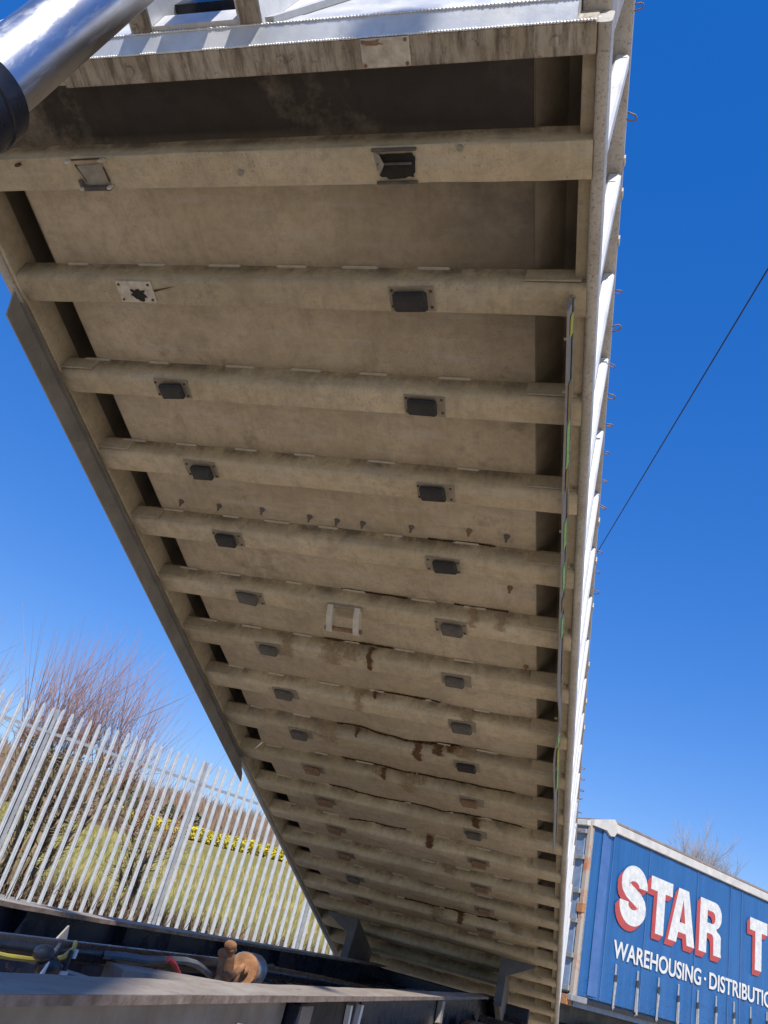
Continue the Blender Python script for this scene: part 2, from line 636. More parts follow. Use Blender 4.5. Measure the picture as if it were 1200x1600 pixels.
def land(p):
    s = (p - F0).dot(FN)
    if s < 0:
        return max(-.04, .36 + s * .5) if s > -.8 else -.04
    q = s * 1.12
    lat = (p - F0).dot(FD)
    z = .36 + .02 * q
    z += .068 * max(0, q - 3)
    z = min(z, 4.35 + .02 * max(0, q - 46))
    z += .05 * (lat - 18) * min(1, q / 46)
    if q > 75:
        z += .085 * (q - 75)
    z = min(z, 15.5 + .02 * (lat - 40) * 0 + 1.5 * noise.noise((p.x * .02, p.y * .02, 4)))
    z += noise.noise((p.x * .12, p.y * .12, 0)) * .25 * min(1, s / 6)
    return z


vs, fs = grid(70, 60, lambda i, j: (lambda p: (p.x, p.y, land(p)))(fpt(-60 + 200 * i, -.9 + 62 * j * j)))
m = MB()
m.add(vs, fs)
tag(m.build('field', M['field'], smooth=True), kind='structure')
vs, fs = grid(50, 30, lambda i, j: (lambda p: (p.x, p.y, land(p) - .02))(fpt(-160 + 420 * i, 60 + 190 * j)))
m = MB()
m.add(vs, fs)
tag(m.build('hill', M['hill'], smooth=True), kind='structure')


def leafy(mb, c, r, n, size, rng, squash=1.0):
    for _ in range(n):
        while True:
            d = Vector((rng.uniform(-1, 1), rng.uniform(-1, 1), rng.uniform(-1, 1)))
            if d.length < 1:
                break
        p = Vector(c) + Vector((d.x * r, d.y * r, d.z * r * squash))
        a = Vector((rng.uniform(-1, 1), rng.uniform(-1, 1), rng.uniform(-1, 1))).normalized() * size * rng.uniform(.5, 1.3)
        b = Vector((rng.uniform(-1, 1), rng.uniform(-1, 1), rng.uniform(-1, 1))).normalized() * size * rng.uniform(.4, 1)
        mb.add([p - a, p + b, p + a, p - b], [(0, 1, 2, 3)])


# far winter wood on the hill: one brown mass
rng = random.Random(3)
m = MB()
for k in range(2600):
    a = rng.uniform(-40, 170)
    s = rng.uniform(72, 185)
    p = fpt(a, s)
    z = land(p)
    h = rng.uniform(1.6, 3.8)
    for q in range(10):
        d = Vector((rng.uniform(-.5, .5), rng.uniform(-.5, .5), 1)) * h * rng.uniform(.5, 1)
        o = p + Vector((rng.uniform(-1.5, 1.5), rng.uniform(-1.5, 1.5), 0))
        w = rng.uniform(.05, .16)
        m.add([(o.x - w, o.y, z - .2), (o.x + w, o.y + .2, z - .2), (o.x + d.x, o.y + d.y, z + d.z)], [(0, 1, 2)])
for k in range(900):
    a = rng.uniform(-20, 15)
    p = fpt(a, rng.uniform(34, 64))
    z = land(p)
    h = rng.uniform(.8, 2.4)
    for q in range(9):
        d = Vector((rng.uniform(-.6, .6), rng.uniform(-.6, .6), 1)) * h * rng.uniform(.4, 1)
        o = p + Vector((rng.uniform(-.9, .9), rng.uniform(-.9, .9), 0))
        w = rng.uniform(.03, .09)
        m.add([(o.x - w, o.y, z - .2), (o.x + w, o.y + .2, z - .2), (o.x + d.x, o.y + d.y, z + d.z)], [(0, 1, 2)])
tag(m.build('winter_wood', M['wood']), 'brown leafless wood covering the far hillside', 'wood', kind='stuff')

# yellow hedge across the top of the field
rng = random.Random(5)
m = MB()
for k in range(260):
    a = 14.5 + 42 * k / 260
    p = fpt(a, 41 + rng.uniform(-.2, .2))
    leafy(m, (p.x, p.y, land(p) + .45), .55, 95, .11, rng, .85)
tag(m.build('hedge', M['gorse']), 'long bright yellow hedge across the top of the field', 'hedge')
rng = random.Random(6)
for k, (a, s, r, lb) in enumerate(((16.5, 43, 1.5, 'larger dark green bush behind the yellow hedge'), (20.5, 43.5, 1.1, 'smaller dark green bush behind the yellow hedge'))):
    m = MB()
    p = fpt(a, s)
    for q in range(7):
        leafy(m, (p.x + rng.uniform(-1, 1) * r, p.y + rng.uniform(-1, 1) * r, land(p) + r * rng.uniform(.5, 1.1)), r * .6, 90, .16, rng)
    o = empty('evergreen_bush', (0, 0, 0))
    m.build('crown', M['greenleaf'], o)
    MB().tube([(p.x, p.y, land(p) - .2), (p.x, p.y, land(p) + r)], [.1, .05]).build('trunk', M['bark'], o)
    tag(o, lb, 'bush', 'green bushes behind the hedge')

# white cottage at the field edge, mostly behind the tipper
hp = Vector((-15.7, 57.5, 0))
hz = land(hp) - .2
h = empty('cottage', (hp.x, hp.y, hz), (0, 0, R_(25)))
MB().box(-2.5, 3.5, -2, 2, 0, 1.5).build('wall', M['wallwhite'], h)
MB().prism([(-2.3, 1.45), (2.3, 1.45), (0, 2.3)], -2.7, 3.8, 'x').build('roof', M['slate'], h)
for x in (-1.2, 0.6, 2.4):
    w_ = MB().box(x - .4, x + .4, -2.04, -1.99, .6, 1.2).build('window', M['glass'], h)
    MB().box(x - .48, x + .48, -2.05, -2.0, .5, .6).build('sill', M['wallwhite'], w_)
tag(h, 'low white cottage with a slate roof by the yellow hedge', 'house')

# rough grass and dry stems at the foot of the fence
rng = random.Random(11)
m = MB()
for k in range(14000):
    a = rng.uniform(-6, 16)
    s = abs(rng.gauss(0, 1)) * 1.5 + .15
    p = fpt(a, s)
    z = land(p)
    h_ = rng.uniform(.15, .85) * (1.0 if s < 1.8 else .6)
    d = Vector((rng.uniform(-1, 1), rng.uniform(-1, 1), 0)) * h_
    w = .008 + rng.uniform(0, .008)
    m.add([(p.x - w, p.y, z - .02), (p.x + w, p.y + w, z - .02), (p.x + d.x, p.y + d.y, z + h_)], [(0, 1, 2)])
tag(m.build('dry_undergrowth', M['drystem']), 'tangle of dry brown stems along the foot of the fence', 'undergrowth', kind='stuff')
m = MB()
for k in range(9000):
    a = rng.uniform(-8, 26)
    s = 1.5 + 30 * rng.random() ** 1.6
    p = fpt(a, s)
    z = land(p)
    h_ = rng.uniform(.12, .4)
    d = Vector((rng.uniform(-.4, .4), rng.uniform(-.4, .4), 0)) * h_
    w = .015 + .0012 * s
    m.add([(p.x - w, p.y, z - .02), (p.x + w, p.y + w, z - .02), (p.x + d.x, p.y + d.y, z + h_)], [(0, 1, 2)])
tag(m.build('rough_grass', M['grassblade']), 'tufts of rough green and straw grass in the field', 'grass', kind='stuff')

# ------------------------------------------------------------------ palisade fence
fence = empty('palisade_fence', (F0.x, F0.y, .3), (0, 0, math.atan2(FD.y, FD.x)))
PH = 3.13
prof = [(-.034, .016), (-.026, -.002), (-.011, -.002), (0, -.020), (.011, -.002), (.026, -.002), (.034, .016)]


def pale_mesh():
    mb = MB()
    n = len(prof)
    th = .003
    lv = [(.05, 1), (PH - .13, 1), (PH - .05, .75), (PH, .12)]
    vs, fs = [], []
    for z, k in lv:
        vs += [(x * k, y * (.4 + .6 * k), z) for x, y in prof]
        vs += [(x * k, y * (.4 + .6 * k) + th, z) for x, y in reversed(prof)]
    N = 2 * n
    for j in range(len(lv) - 1):
        for i in range(N):
            fs.append((j * N + i, j * N + (i + 1) % N, (j + 1) * N + (i + 1) % N, (j + 1) * N + i))
    fs += [tuple(range(N)), tuple((len(lv) - 1) * N + i for i in range(N))]
    return mb.add(vs, fs).mesh('pale', M['galv'])


pm = pale_mesh()
rng = random.Random(2)
for bay in range(-3, 7):
    for i in range(17):
        a = bay * 2.81 + (i + .5) * 2.81 / 17
        if a < -6.5 or a > 15:
            continue
        put('pale', pm, fence, (a + rng.uniform(-.004, .004), -.045, rng.uniform(-.012, .012)), (rng.uniform(-.006, .006), rng.uniform(-.006, .006), rng.uniform(-.08, .08)))
post_m = MB().box(-.03, .03, -.028, -.022, -.3, PH - .02).box(-.03, .03, .042, .048, -.3, PH - .02).box(-.004, .004, -.022, .042, -.3, PH - .02).mesh('post', M['galv_post'])
for b in range(-2, 6):
    put('post', post_m, fence, (b * 2.81, 0, 0))
rail_m = MB().box(0.06, 2.75, -.02, -.014, -.025, .025).box(.06, 2.75, -.014, .03, .019, .025).mesh('rail', M['galv_post'])
plate_m = MB().box(-.1, .1, -.036, -.03, -.02, .02).mesh('fish_plate', M['galv_post'])
for b in range(-2, 5):
    for z in (.32, 2.73):
        put('rail', rail_m, fence, (b * 2.81, 0, z))
        put('fish_plate', plate_m, fence, (b * 2.81, 0, z))
for b in range(-2, 5):
    MB().box(-.045, .045, .05, .056, 1.2, 1.3).build('post_bracket', M['hose'], fence, (b * 2.81, 0, 0))
tag(fence, 'tall galvanised steel palisade fence between the yard and the field', 'fence')


# ------------------------------------------------------------------ bare shrubs
def bend(p0, d0, L, n, rng, up=.0, wob=.12):
    pts = [Vector(p0)]
    d = Vector(d0).normalized()
    for i in range(n):
        d = (d + Vector((rng.uniform(-1, 1), rng.uniform(-1, 1), rng.uniform(-1, 1))) * wob + Vector((0, 0, up))).normalized()
        pts.append(pts[-1] + d * L / n)
    return pts


def shrub(base, heads, rng, label, nshoot, shoot_len, lean=(0, 0)):
    o = empty('bare_willow', (0, 0, 0))
    tr = MB()
    lm = MB()
    sh = MB()
    bd = MB()
    base = Vector(base)
    for k in range(3):
        tr.tube(bend(base + Vector((rng.uniform(-.12, .12), rng.uniform(-.12, .12), -.2)), (rng.uniform(-.5, .5), rng.uniform(-.3, .3), 1), .9, 4, rng), [.11, .1, .085, .07, .06], 7)
    for hd in heads:
        hd = Vector(hd)
        for q in range(3):
            st = base + Vector((rng.uniform(-.3, .3), rng.uniform(-.3, .3), rng.uniform(.2, .7)))
            mid = (st + hd) / 2 + Vector((rng.uniform(-.35, .35), rng.uniform(-.3, .3), rng.uniform(-.1, .3)))
            e = hd + Vector((rng.uniform(-.12, .12), rng.uniform(-.12, .12), rng.uniform(-.15, .1)))
            P = []
            for t in range(7):
                t /= 6
                P.append((1 - t) ** 2 * st + 2 * t * (1 - t) * mid + t * t * e + Vector((rng.uniform(-.03, .03),) * 3))
            lm.tube(P, [.045 - .025 * i / 6 for i in range(7)], 5)
            for j in range(1, 7):
                for r in range(8):
                    d = Vector((rng.uniform(-1, 1), rng.uniform(-1, 1), rng.uniform(-.2, 1.2)))
                    B = bend(P[j], d, rng.uniform(.25, .9), 4, rng, .05, .25)
                    lm.tube(B, [.009, .007, .0055, .004, .0025], 3, False)
        leafy(bd, hd, .13, 60, .035, rng)
        for q in range(nshoot):
            ang = rng.uniform(0, 2 * math.pi)
            sp = abs(rng.gauss(0, .40))
            d = Vector((math.cos(ang) * sp + lean[0], math.sin(ang) * sp + lean[1], 1))
            L = shoot_len * rng.uniform(.45, 1.1)
            B = bend(hd + Vector((rng.uniform(-.15, .15), rng.uniform(-.15, .15), rng.uniform(-.2, .1))), d, L, 5, rng, .02, .028)
            r0 = rng.uniform(.004, .0072)
            sh.tube(B, [r0, r0 * .85, r0 * .7, r0 * .55, r0 * .4, r0 * .2], 3, False)
            if rng.random() < .3:
                j = rng.randint(1, 3)
                d2 = (B[j + 1] - B[j]).normalized() + Vector((rng.uniform(-.5, .5), rng.uniform(-.5, .5), 0))
                sh.tube(bend(B[j], d2, L * .4, 3, rng, .02, .05), [.004, .003, .002, .001], 3, False)
    t = tr.build('trunk', M['bark'], o, smooth=True)
    lm.build('branches', M['twig'], o)
    sh.build('shoots', M['shoot'], o)
    tag(bd.build('bud_clusters', M['shoot_tip'], o), kind='stuff')
    tag(o, label, 'shrub', 'bare shrubs behind the fence')
    return o


rng = random.Random(21)
b1 = fpt(.6, .9)
b1.z = land(b1)
heads = []
for (da, ds, hz_) in ((-.75, -.2, 2.9), (-.25, .1, 3.15), (.25, -.1, 3.1), (.75, .15, 3.0), (1.2, .0, 2.75), (.1, .8, 2.7)):
    p = fpt(.6 + da, .9 + ds)
    heads.append((p.x, p.y, hz_))
shrub(b1, heads, rng, 'bare willow with a dense fan of red shoots behind the fence', 80, 2.15, (.06, .06))
rng = random.Random(22)
b2 = fpt(-1.6, 1.2)
b2.z = land(b2)
heads = []
for (da, ds, hz_) in ((-.6, 0, 2.7), (0, .2, 2.9), (.6, -.1, 2.6)):
    p = fpt(-1.6 + da, 1.2 + ds)
    heads.append((p.x, p.y, hz_))
shrub(b2, heads, rng, 'bare willow at the left edge of the picture behind the fence', 40, 2.0)
rng = random.Random(23)
b3 = fpt(3.0, 1.3)
b3.z = land(b3)
heads = []
for (da, ds, hz_) in ((-.6, 0, 2.2), (.2, .2, 2.1)):
    p = fpt(3.0 + da, 1.3 + ds)
    heads.append((p.x, p.y, hz_))
shrub(b3, heads, rng, 'sparser bare willow with thin grey shoots right of the red one', 36, 2.0, (.12, .12))


def bare_tree(base, H, rng, label, spread=.5, mat='paletwig', n0=15):
    o = empty('bare_tree', tuple(base))
    tr = MB()
    cr = MB()
    T = bend((0, 0, -.3), (0, 0, 1), H * .55, 5, rng, .1, .06)
    tr.tube(T, [.05 * H * (1 - .13 * i) * .35 for i in range(6)], 7)

    def rec(p, d, L, r, lev):
        B = bend(p, d, L, 4, rng, .06, .14)
        (tr if lev == 0 else cr).tube(B, [r, r * .85, r * .7, r * .55, r * .4], 4 if lev < 2 else 3, False)
        if lev >= 3:
            return
        for j in range(1, 5):
            for q in range(2 if lev < 2 else 3):
                d2 = (B[j] - B[j - 1]).normalized() + Vector((rng.uniform(-1, 1), rng.uniform(-1, 1), rng.uniform(-.1, .8))) * .75
                rec(B[j], d2, L * rng.uniform(.45, .65), r * .45, lev + 1)
    for k in range(n0):
        j = rng.randint(2, 5)
        ang = rng.uniform(0, 6.28)
        rec(T[j], (math.cos(ang) * spread, math.sin(ang) * spread, .9), H * rng.uniform(.3, .45), .012 * H * .5, 0)
    tr.build('trunk', M['bark'], o)
    cr.build('crown', M[mat], o)
    tag(o, label, 'tree', 'bare trees beyond the blue trailer')
    return o


bare_tree((8.3, 58, 2.6), 8.0, random.Random(31), 'pale bare tree showing over the roof of the blue trailer', .55)
bare_tree((11.4, 58, 2.6), 7.4, random.Random(32), 'smaller dark bare tree at the right edge above the blue trailer', .45, 'twig', 8)

# dark ivy bank behind and under the parked trailer
rng = random.Random(8)
m = MB()
for k in range(60):
    a = rng.uniform(9.0, 24)
    p = fpt(a, rng.uniform(-.75, -.1))
    leafy(m, (p.x, p.y, rng.uniform(.1, 1.0)), .5, 60, .09, rng)
tag(m.build('ivy_bank', M['darkleaf']), 'dark ivy thicket in the shade behind the blue trailer', 'ivy', kind='stuff')

# ------------------------------------------------------------------ overhead cable
o = empty('overhead_cable', (0, 0, 0))
r1 = Vector((1200 - 600, 420 - 800, 1250.6))
r2 = Vector((935 - 600, 860 - 800, 1250.6))


def wray(r):
    return (Vector(RX) * r.x + Vector(RD) * r.y + Vector(RF) * r.z)


w1 = wray(r1)
w2 = wray(r2)
cA = CAM + w1 * (6.3 / w1.z)
cB = CAM + w2 * (7.2 / w2.z)
cdir = (cB - cA)
e0 = cA - cdir * 2.0
e1 = cB + cdir * 1.2
P = []
for i in range(41):
    t = i / 40
    p = e0.lerp(e1, t)
    P.append(p)
MB().tube(P, .008, 6).build('cable', M['cable'], o)
for e in (e0, e1):
    MB().tube([(e.x, e.y, -.2), (e.x, e.y, e.z + .3)], [.14, .1], 10).build('pole', M['polewood'], o)
tag(o, 'thin black overhead cable crossing the sky at the right', 'cable')

o = empty('shadow_pole', (3.5, -6.5, 0))  # off-frame pole added to cast the shadow band on the near rail
MB().tube([(0, 0, -.2), (0, 0, 5), (0, 0, 10.2)], [.175, .165, .15], 14).build('pole', M['polewood'], o, smooth=40)  # shaft of the added shadow pole
MB().bbox(-.7, .7, .15, .25, 9.6, 9.75, .01).build('shadow_pole_arm', M['polewood'], o)
tag(o, 'unseen tall timber pole added in the yard to shade the near chassis rail', 'pole')

# ------------------------------------------------------------------ curtain-sided trailer
TA = Vector((2.01, 14.5, 0))
TD = Vector((.6087, .7934, 0))
trl = empty('curtain_trailer', (TA.x, TA.y, .0), (0, 0, math.atan2(TD.y, TD.x)))
# local frame: x along the side, y into the trailer, z up ; side face at y = 0
LEN = 13.4
vs, fs = grid(220, 24, lambda i, j: (i * LEN + .0, .006 * math.sin(i * LEN * 9.5) * .5 + .007 * noise.noise((i * LEN * 1.3, j * 2.0, 3)) * (1.4 - j) + (.015 * max(0, .25 - j) * math.sin(i * LEN * 9.52) * 2), 1.385 + 2.77 * j))
m = MB()
m.add(vs, fs)
ct = m.build('curtain', M['curtain'], trl, smooth=True)
vs, fs = grid(3, 20, lambda i, j: (.26 + .26 * i, -.016 - .004 * math.sin(i * 3.14), 1.42 + 2.70 * j))
m = MB()
m.add(vs, fs)
m.build('curtain_band', M['curtain_light'], ct, smooth=True)
MB().box(.02, LEN, .06, 2.5, 1.2, 4.16).build('load_box', M['doorblue'], trl)
MB().bbox(.40, LEN + .03, -.05, .06, 4.17, 4.325, .01).build('curtain_rail', M['trail_white'], trl)
MB().bbox(.48, LEN + .03, -.035, 2.56, 4.33, 4.385, .01).build('roof_edge', M['trail_brown'], trl)
MB().prism([(-.1, 4.13), (.30, 4.14), (.42, 4.07), (.54, 4.09), (.60, 4.17), (.60, 4.33), (.5, 4.39), (.2, 4.31), (-.1, 4.23)], -.062, .05, 'y').build('corner_cap', M['trail_white'], trl)
MB().bbox(-.02, LEN, -.02, .1, 1.28, 1.36, .01).build('side_rave', M['chassis'], trl)
# rear frame and doors (the left end)
MB().bbox(-.115, -.045, -.025, .07, 1.28, 4.2, .008).build('corner_post', M['rustorange'], trl)
MB().bbox(-.044, -.004, -.02, .05, 1.36, 4.12, .006).build('curtain_pole', M['steelgrey'], trl)
for z in (1.45, 1.95, 2.5, 2.98, 3.55, 4.0):
    MB().bbox(-.19, -.12, .03, .36, z - .04, z + .04, .008).build('door_hinge', M['steelgrey'], trl)
for y0, y1 in ((.09, 1.27), (1.29, 2.48)):
    d = MB().bbox(-.12, -.07, y0, y1, 1.38, 4.2, .01).build('rear_door', M['doorblue'], trl)
    for yy in (y0 + .35, y0 + .8):
        MB().tube([(-.145, yy, 1.4), (-.145, yy, 4.18)], .018, 8).build('lock_rod', M['galv'], d)
MB().bbox(-.14, -.05, -.035, .1, 2.64, 2.80, .01).build('door_catch', M['rust'], trl)
MB().bbox(-.16, .26, -.04, .06, 1.28, 1.375, .01).build('corner_casting', M['galv_post'], trl)
MB().bbox(-.16, -.02, .06, 2.55, 1.2, 1.36, .01).build('rear_sill', M['rust'], trl)
MB().bbox(-.2, -.1, .0, 2.55, 4.10, 4.2, .01).build('rear_header', M['trail_white'], trl)
# buckle straps
sm = MB()
sm.box(-.022, .022, -.028, -.022, -.02, .64)
strap_me = sm.mesh('strap', M['strap'])
bk = MB().bbox(-.035, .035, -.05, -.028, .0, .1, .006).mesh('buckle', M['hose'])
tl = MB().box(-.02, .03, -.036, -.03, -.42, .0).mesh('strap_tail', M['strap'])
hk = MB().tube([(0, -.03, .02), (0, -.05, -.04), (0, -.02, -.08)], .012, 6).mesh('strap_hook', M['steelgrey'])
x = .99
k = 0
while x < 12.5:
    s_ = put('strap', strap_me, trl, (x, 0, 1.38), (0, rng.uniform(-.02, .02), 0))
    put('buckle', bk, s_, (0, 0, .36 + rng.uniform(-.03, .03)), (0, rng.uniform(-.1, .1), 0))
    put('strap_tail', tl, s_, (.01, -.004, .36), (0, rng.uniform(-.08, .08), 0))
    put('strap_hook', hk, s_, (0, 0, 0))
    x += .662
    k += 1
# running gear
MB().bbox(.2, 13, .75, .9, .9, 1.2, .01).build('chassis_beam', M['chassis'], trl)
MB().bbox(.2, 13, 1.65, 1.8, .9, 1.2, .01).build('chassis_beam', M['chassis'], trl)
wm = MB()
wp = [(.5 * math.cos(t * math.pi / 14), .5 * math.sin(t * math.pi / 14)) for t in range(28)]
wm.prism(wp, 0, .38, 'y')
wmesh = wm.mesh('tyre', M['tyre'])
hm = MB().prism([(.28 * math.cos(t * math.pi / 10), .28 * math.sin(t * math.pi / 10)) for t in range(20)], -.02, .1, 'y').mesh('rim', M['galv_post'])
for x in (2.0, 3.3, 4.6):
    for y in (.08, 2.08):
        w_ = put('wheel', wmesh, trl, (x, y, .5))
        put('rim', hm, w_, (0, 0 if y < 1 else .3, 0))
MB().bbox(11, 11.12, .5, .62, 0, 1.2, .01).build('landing_leg', M['chassis'], trl)
MB().bbox(11, 11.12, 1.9, 2.02, 0, 1.2, .01).build('landing_leg', M['chassis'], trl)


# lettering (flat print on the curtain)
def curve_mesh(name, loops, mat, ext=.001):
    cu = bpy.data.curves.new(name, 'CURVE')
    cu.dimensions = '2D'
    cu.fill_mode = 'BOTH'
    cu.extrude = ext
    for lp in loops:
        sp = cu.splines.new('POLY')
        sp.points.add(len(lp) - 1)
        for i, (x, y) in enumerate(lp):
            sp.points[i].co = (x, y, 0, 1)
        sp.use_cyclic_u = True
    t = bpy.data.objects.new('tmp', cu)
    col.objects.link(t)
    dg = bpy.context.evaluated_depsgraph_get()
    me = bpy.data.meshes.new_from_object(t.evaluated_get(dg))
    bpy.data.objects.remove(t)
    bpy.data.curves.remove(cu)
    me.name = name
    me.materials.clear()
    me.materials.append(mat)
    return me


def arc(cx, cy, rx, ry, a0, a1, n=10):
    return [(cx + rx * math.cos(R_(a0 + (a1 - a0) * i / n)), cy + ry * math.sin(R_(a0 + (a1 - a0) * i / n))) for i in range(n + 1)]


def letter_S(W=.84, H=1.04, t=.27):
    # outline made from inner and outer arcs, flat terminals
    r = t / 2
    cl = [(W - r, .66 * H)]
    cl += arc(W / 2, H - r - .21, W / 2 - r, .21, 0, 180, 14)
    cl += [(r, .70 * H), (r + .03, .62 * H), (r + .12, .555 * H), (W / 2, .5 * H), (W - r - .12, .445 * H), (W - r - .03, .38 * H), (W - r, .30 * H)]
    cl += arc(W / 2, r + .21, W / 2 - r, .21, 0, -180, 14)
    cl += [(r, .37 * H)]
    L, Rr = [], []
    for i in range(len(cl)):
        a = Vector(cl[max(i - 1, 0)])
        b = Vector(cl[min(i + 1, len(cl) - 1)])
        d = (b - a).normalized()
        n = Vector((-d.y, d.x)) * r
        L.append((cl[i][0] + n.x, cl[i][1] + n.y))
        Rr.append((cl[i][0] - n.x, cl[i][1] - n.y))
    return [L + Rr[::-1]]


def letter_T(W=.73, H=.98):
    return [[(0, H), (0, H - .24), (.225, H - .24), (.225, 0), (.49, 0), (.49, H - .24), (W, H - .24), (W, H)]]


def letter_A(W=.92, H=.98):
    return [[(0, 0), (.29, H), (.64, H), (W, 0), (.65, 0), (.60, .19), (.33, .19), (.28, 0)], [(.365, .37), (.565, .37), (.465, .80)]]


def letter_R(W=.83, H=.98):
    out = [(0, 0), (0, H)] + arc(W - .29, H - .25, .27, .25, 90, -75, 12) + [(W - .17, .44)] + arc(W - .26, .33, .23, .12, 60, 0, 5) + [(W - .03, .08), (W, 0), (W - .29, 0), (W - .305, .25)] + arc(W - .40, .28, .09, .09, 0, 90, 4) + [(.27, .37), (.27, 0)]
    hole = [(.27, .56), (.27, H - .19)] + arc(W - .36, H - .305, .10, .115, 90, -90, 8)
    return [out, hole]


letters = [('S', letter_S(), .915, 2.71), ('T', letter_T(), 1.86, 2.73), ('A', letter_A(), 2.515, 2.715), ('R', letter_R(), 3.59, 2.715), ('T', letter_T(), 5.53, 2.73)]
ROTL = (R_(90), 0, 0)
for nm, lp, x, z in letters:
    wmesh_ = curve_mesh('letter', lp, M['print_white'])
    rmesh_ = curve_mesh('letter_shadow', lp, M['print_red'])
    lo = put('letter', wmesh_, trl, (x, -.026, z), ROTL)
    for q in range(1, 8):
        t = q / 7
        put('letter_shadow', rmesh_, lo, (-.115 * t, -.105 * t, -.0008 * q), None)
# vertical seams of the curtain
for xs_ in (.62, 1.78, 3.48, 4.75, 5.2, 6.9, 8.6):
    MB().box(xs_ - .012, xs_ + .012, -.0135, -.0125, 1.40, 4.14).build('curtain_seam', M['curtain_light'], ct)
# second line


def text_mesh(s, x0, x1, z0, h, off, parent):
    cu = bpy.data.curves.new('line_of_text', 'FONT')
    cu.body = s
    cu.size = 1
    cu.offset = off
    cu.extrude = .002
    cu.space_character = 1.0
    t = bpy.data.objects.new('tmp', cu)
    col.objects.link(t)
    dg = bpy.context.evaluated_depsgraph_get()
    me = bpy.data.meshes.new_from_object(t.evaluated_get(dg))
    bpy.data.objects.remove(t)
    bpy.data.curves.remove(cu)
    xs = [v.co.x for v in me.vertices]
    ys = [v.co.y for v in me.vertices]
    ax, bx, ay, by = min(xs), max(xs), min(ys), max(ys)
    for v in me.vertices:
        v.co.x = (v.co.x - ax) / (bx - ax) * (x1 - x0)
        v.co.y = (v.co.y - ay) / (by - ay) * h
    me.materials.clear()
    me.materials.append(M['print_white'])
    return put('lettering', me, parent, (x0, -.022, z0), ROTL)


text_mesh('WAREHOUSING', .87, 3.73, 2.105, .295, .018, trl)
text_mesh('.', 3.84, 3.91, 2.225, .055, .018, trl)
text_mesh('DISTRIBUTION', 4.03, 6.80, 2.105, .295, .018, trl)
tag(trl, 'blue curtain sided trailer with white and red lettering parked by the fence', 'trailer')

def lump(mb, c, r, n=8):
    bm = bmesh.new()
    bmesh.ops.create_icosphere(bm, subdivisions=2, radius=1)
    for v in bm.verts:
        k_ = 1 + .12 * noise.noise(v.co * 2.3 + Vector(c) * 9)
        v.co = Vector((c[0] + v.co.x * r[0] * k_, c[1] + v.co.y * r[1] * k_, c[2] + v.co.z * r[2] * k_))
    bm.verts.index_update()
    mb.add([v.co[:] for v in bm.verts], [[v.index for v in f.verts] for f in bm.faces])
    bm.free()
    return mb



# ------------------------------------------------------------------ tipper chassis
ch = empty('trailer_chassis', (.6, 3.0, 0))
CO = Vector((.6, 3.0, 0))


def cbuild(mb, name, mat, parent=ch, smooth=False):
    mb.v = [(v[0] - CO.x, v[1] - CO.y, v[2] - CO.z) for v in mb.v] if parent is ch else mb.v
    return mb.build(name, mat, parent, smooth=smooth)


def rail_part(X, ya, yb, zoff, name, mat, x0, x1, z0, z1, nseg=60, jit=.002):
    # long plate following the slight curve of the rail top
    vs, fs = [], []
    for i in range(nseg + 1):
        y = ya + (yb - ya) * i / nseg
        dz = zoff(y)
        jt = noise.noise((y * 5, X, z1)) * jit
        j2 = noise.noise((y * 9, X + 3, z1)) * jit
        vs += [(X + x0 + j2, y, z0 + dz + jt), (X + x1 + jt, y, z0 + dz + jt), (X + x1 + jt, y, z1 + dz + jt), (X + x0 + j2, y, z1 + dz + jt)]
    for i in range(nseg):
        for k in range(4):
            fs.append((i * 4 + k, i * 4 + (k + 1) % 4, i * 4 + 4 + (k + 1) % 4, i * 4 + 4 + k))
    fs += [(0, 1, 2, 3), tuple(nseg * 4 + k for k in range(4))]
    m = MB()
    m.add(vs, fs)
    return m


def curve_far(y):
    return .0 if y > 1.6 else -.010 * (1.6 - y) ** 2 * 0 + .012 * (1.6 - y)


def curve_near(y):
    return .0


for X, cf, nm in ((0.0, curve_far, 'far'), (1.2, curve_near, 'near')):
    r_ = cbuild(rail_part(X, -1.3, 8.0, cf, nm, None, -.006, .006, .70, 1.142), 'chassis_rail', M['chassis'] if nm == 'far' else M['chassis'])
    m = rail_part(X, -1.3, 8.0, cf, nm, None, -.065, .065, 1.1425, 1.160, 160, .0018)
    m.v = [(v[0] - CO.x, v[1] - CO.y, v[2]) for v in m.v]
    m.build('top_flange', M['flange'], r_)
    m = rail_part(X, -1.3, 8.0, cf, nm, None, -.065, .065, .684, .6995)
    m.v = [(v[0] - CO.x, v[1] - CO.y, v[2]) for v in m.v]
    m.build('bottom_flange', M['chassis'], r_)
    m = rail_part(X, -1.29, 7.99, cf, nm, None, .0655, .0675, 1.143, 1.159, 160, .0018)
    m.v = [(v[0] - CO.x, v[1] - CO.y, v[2]) for v in m.v]
    m.build('flange_edge', M['edge_rust'], r_)
    for y in (-.6, .55, 1.35, 2.15, 3.4, 4.4, 5.6, 6.8):
        m = MB()
        sx = 1 if X < .5 else -1
        m.box(X + .008 * sx, X + .058 * sx, y, y + .012, .70, 1.14)
        m.v = [(v[0] - CO.x, v[1] - CO.y, v[2]) for v in m.v]
        m.build('web_stiffener', M['chassis'], r_)
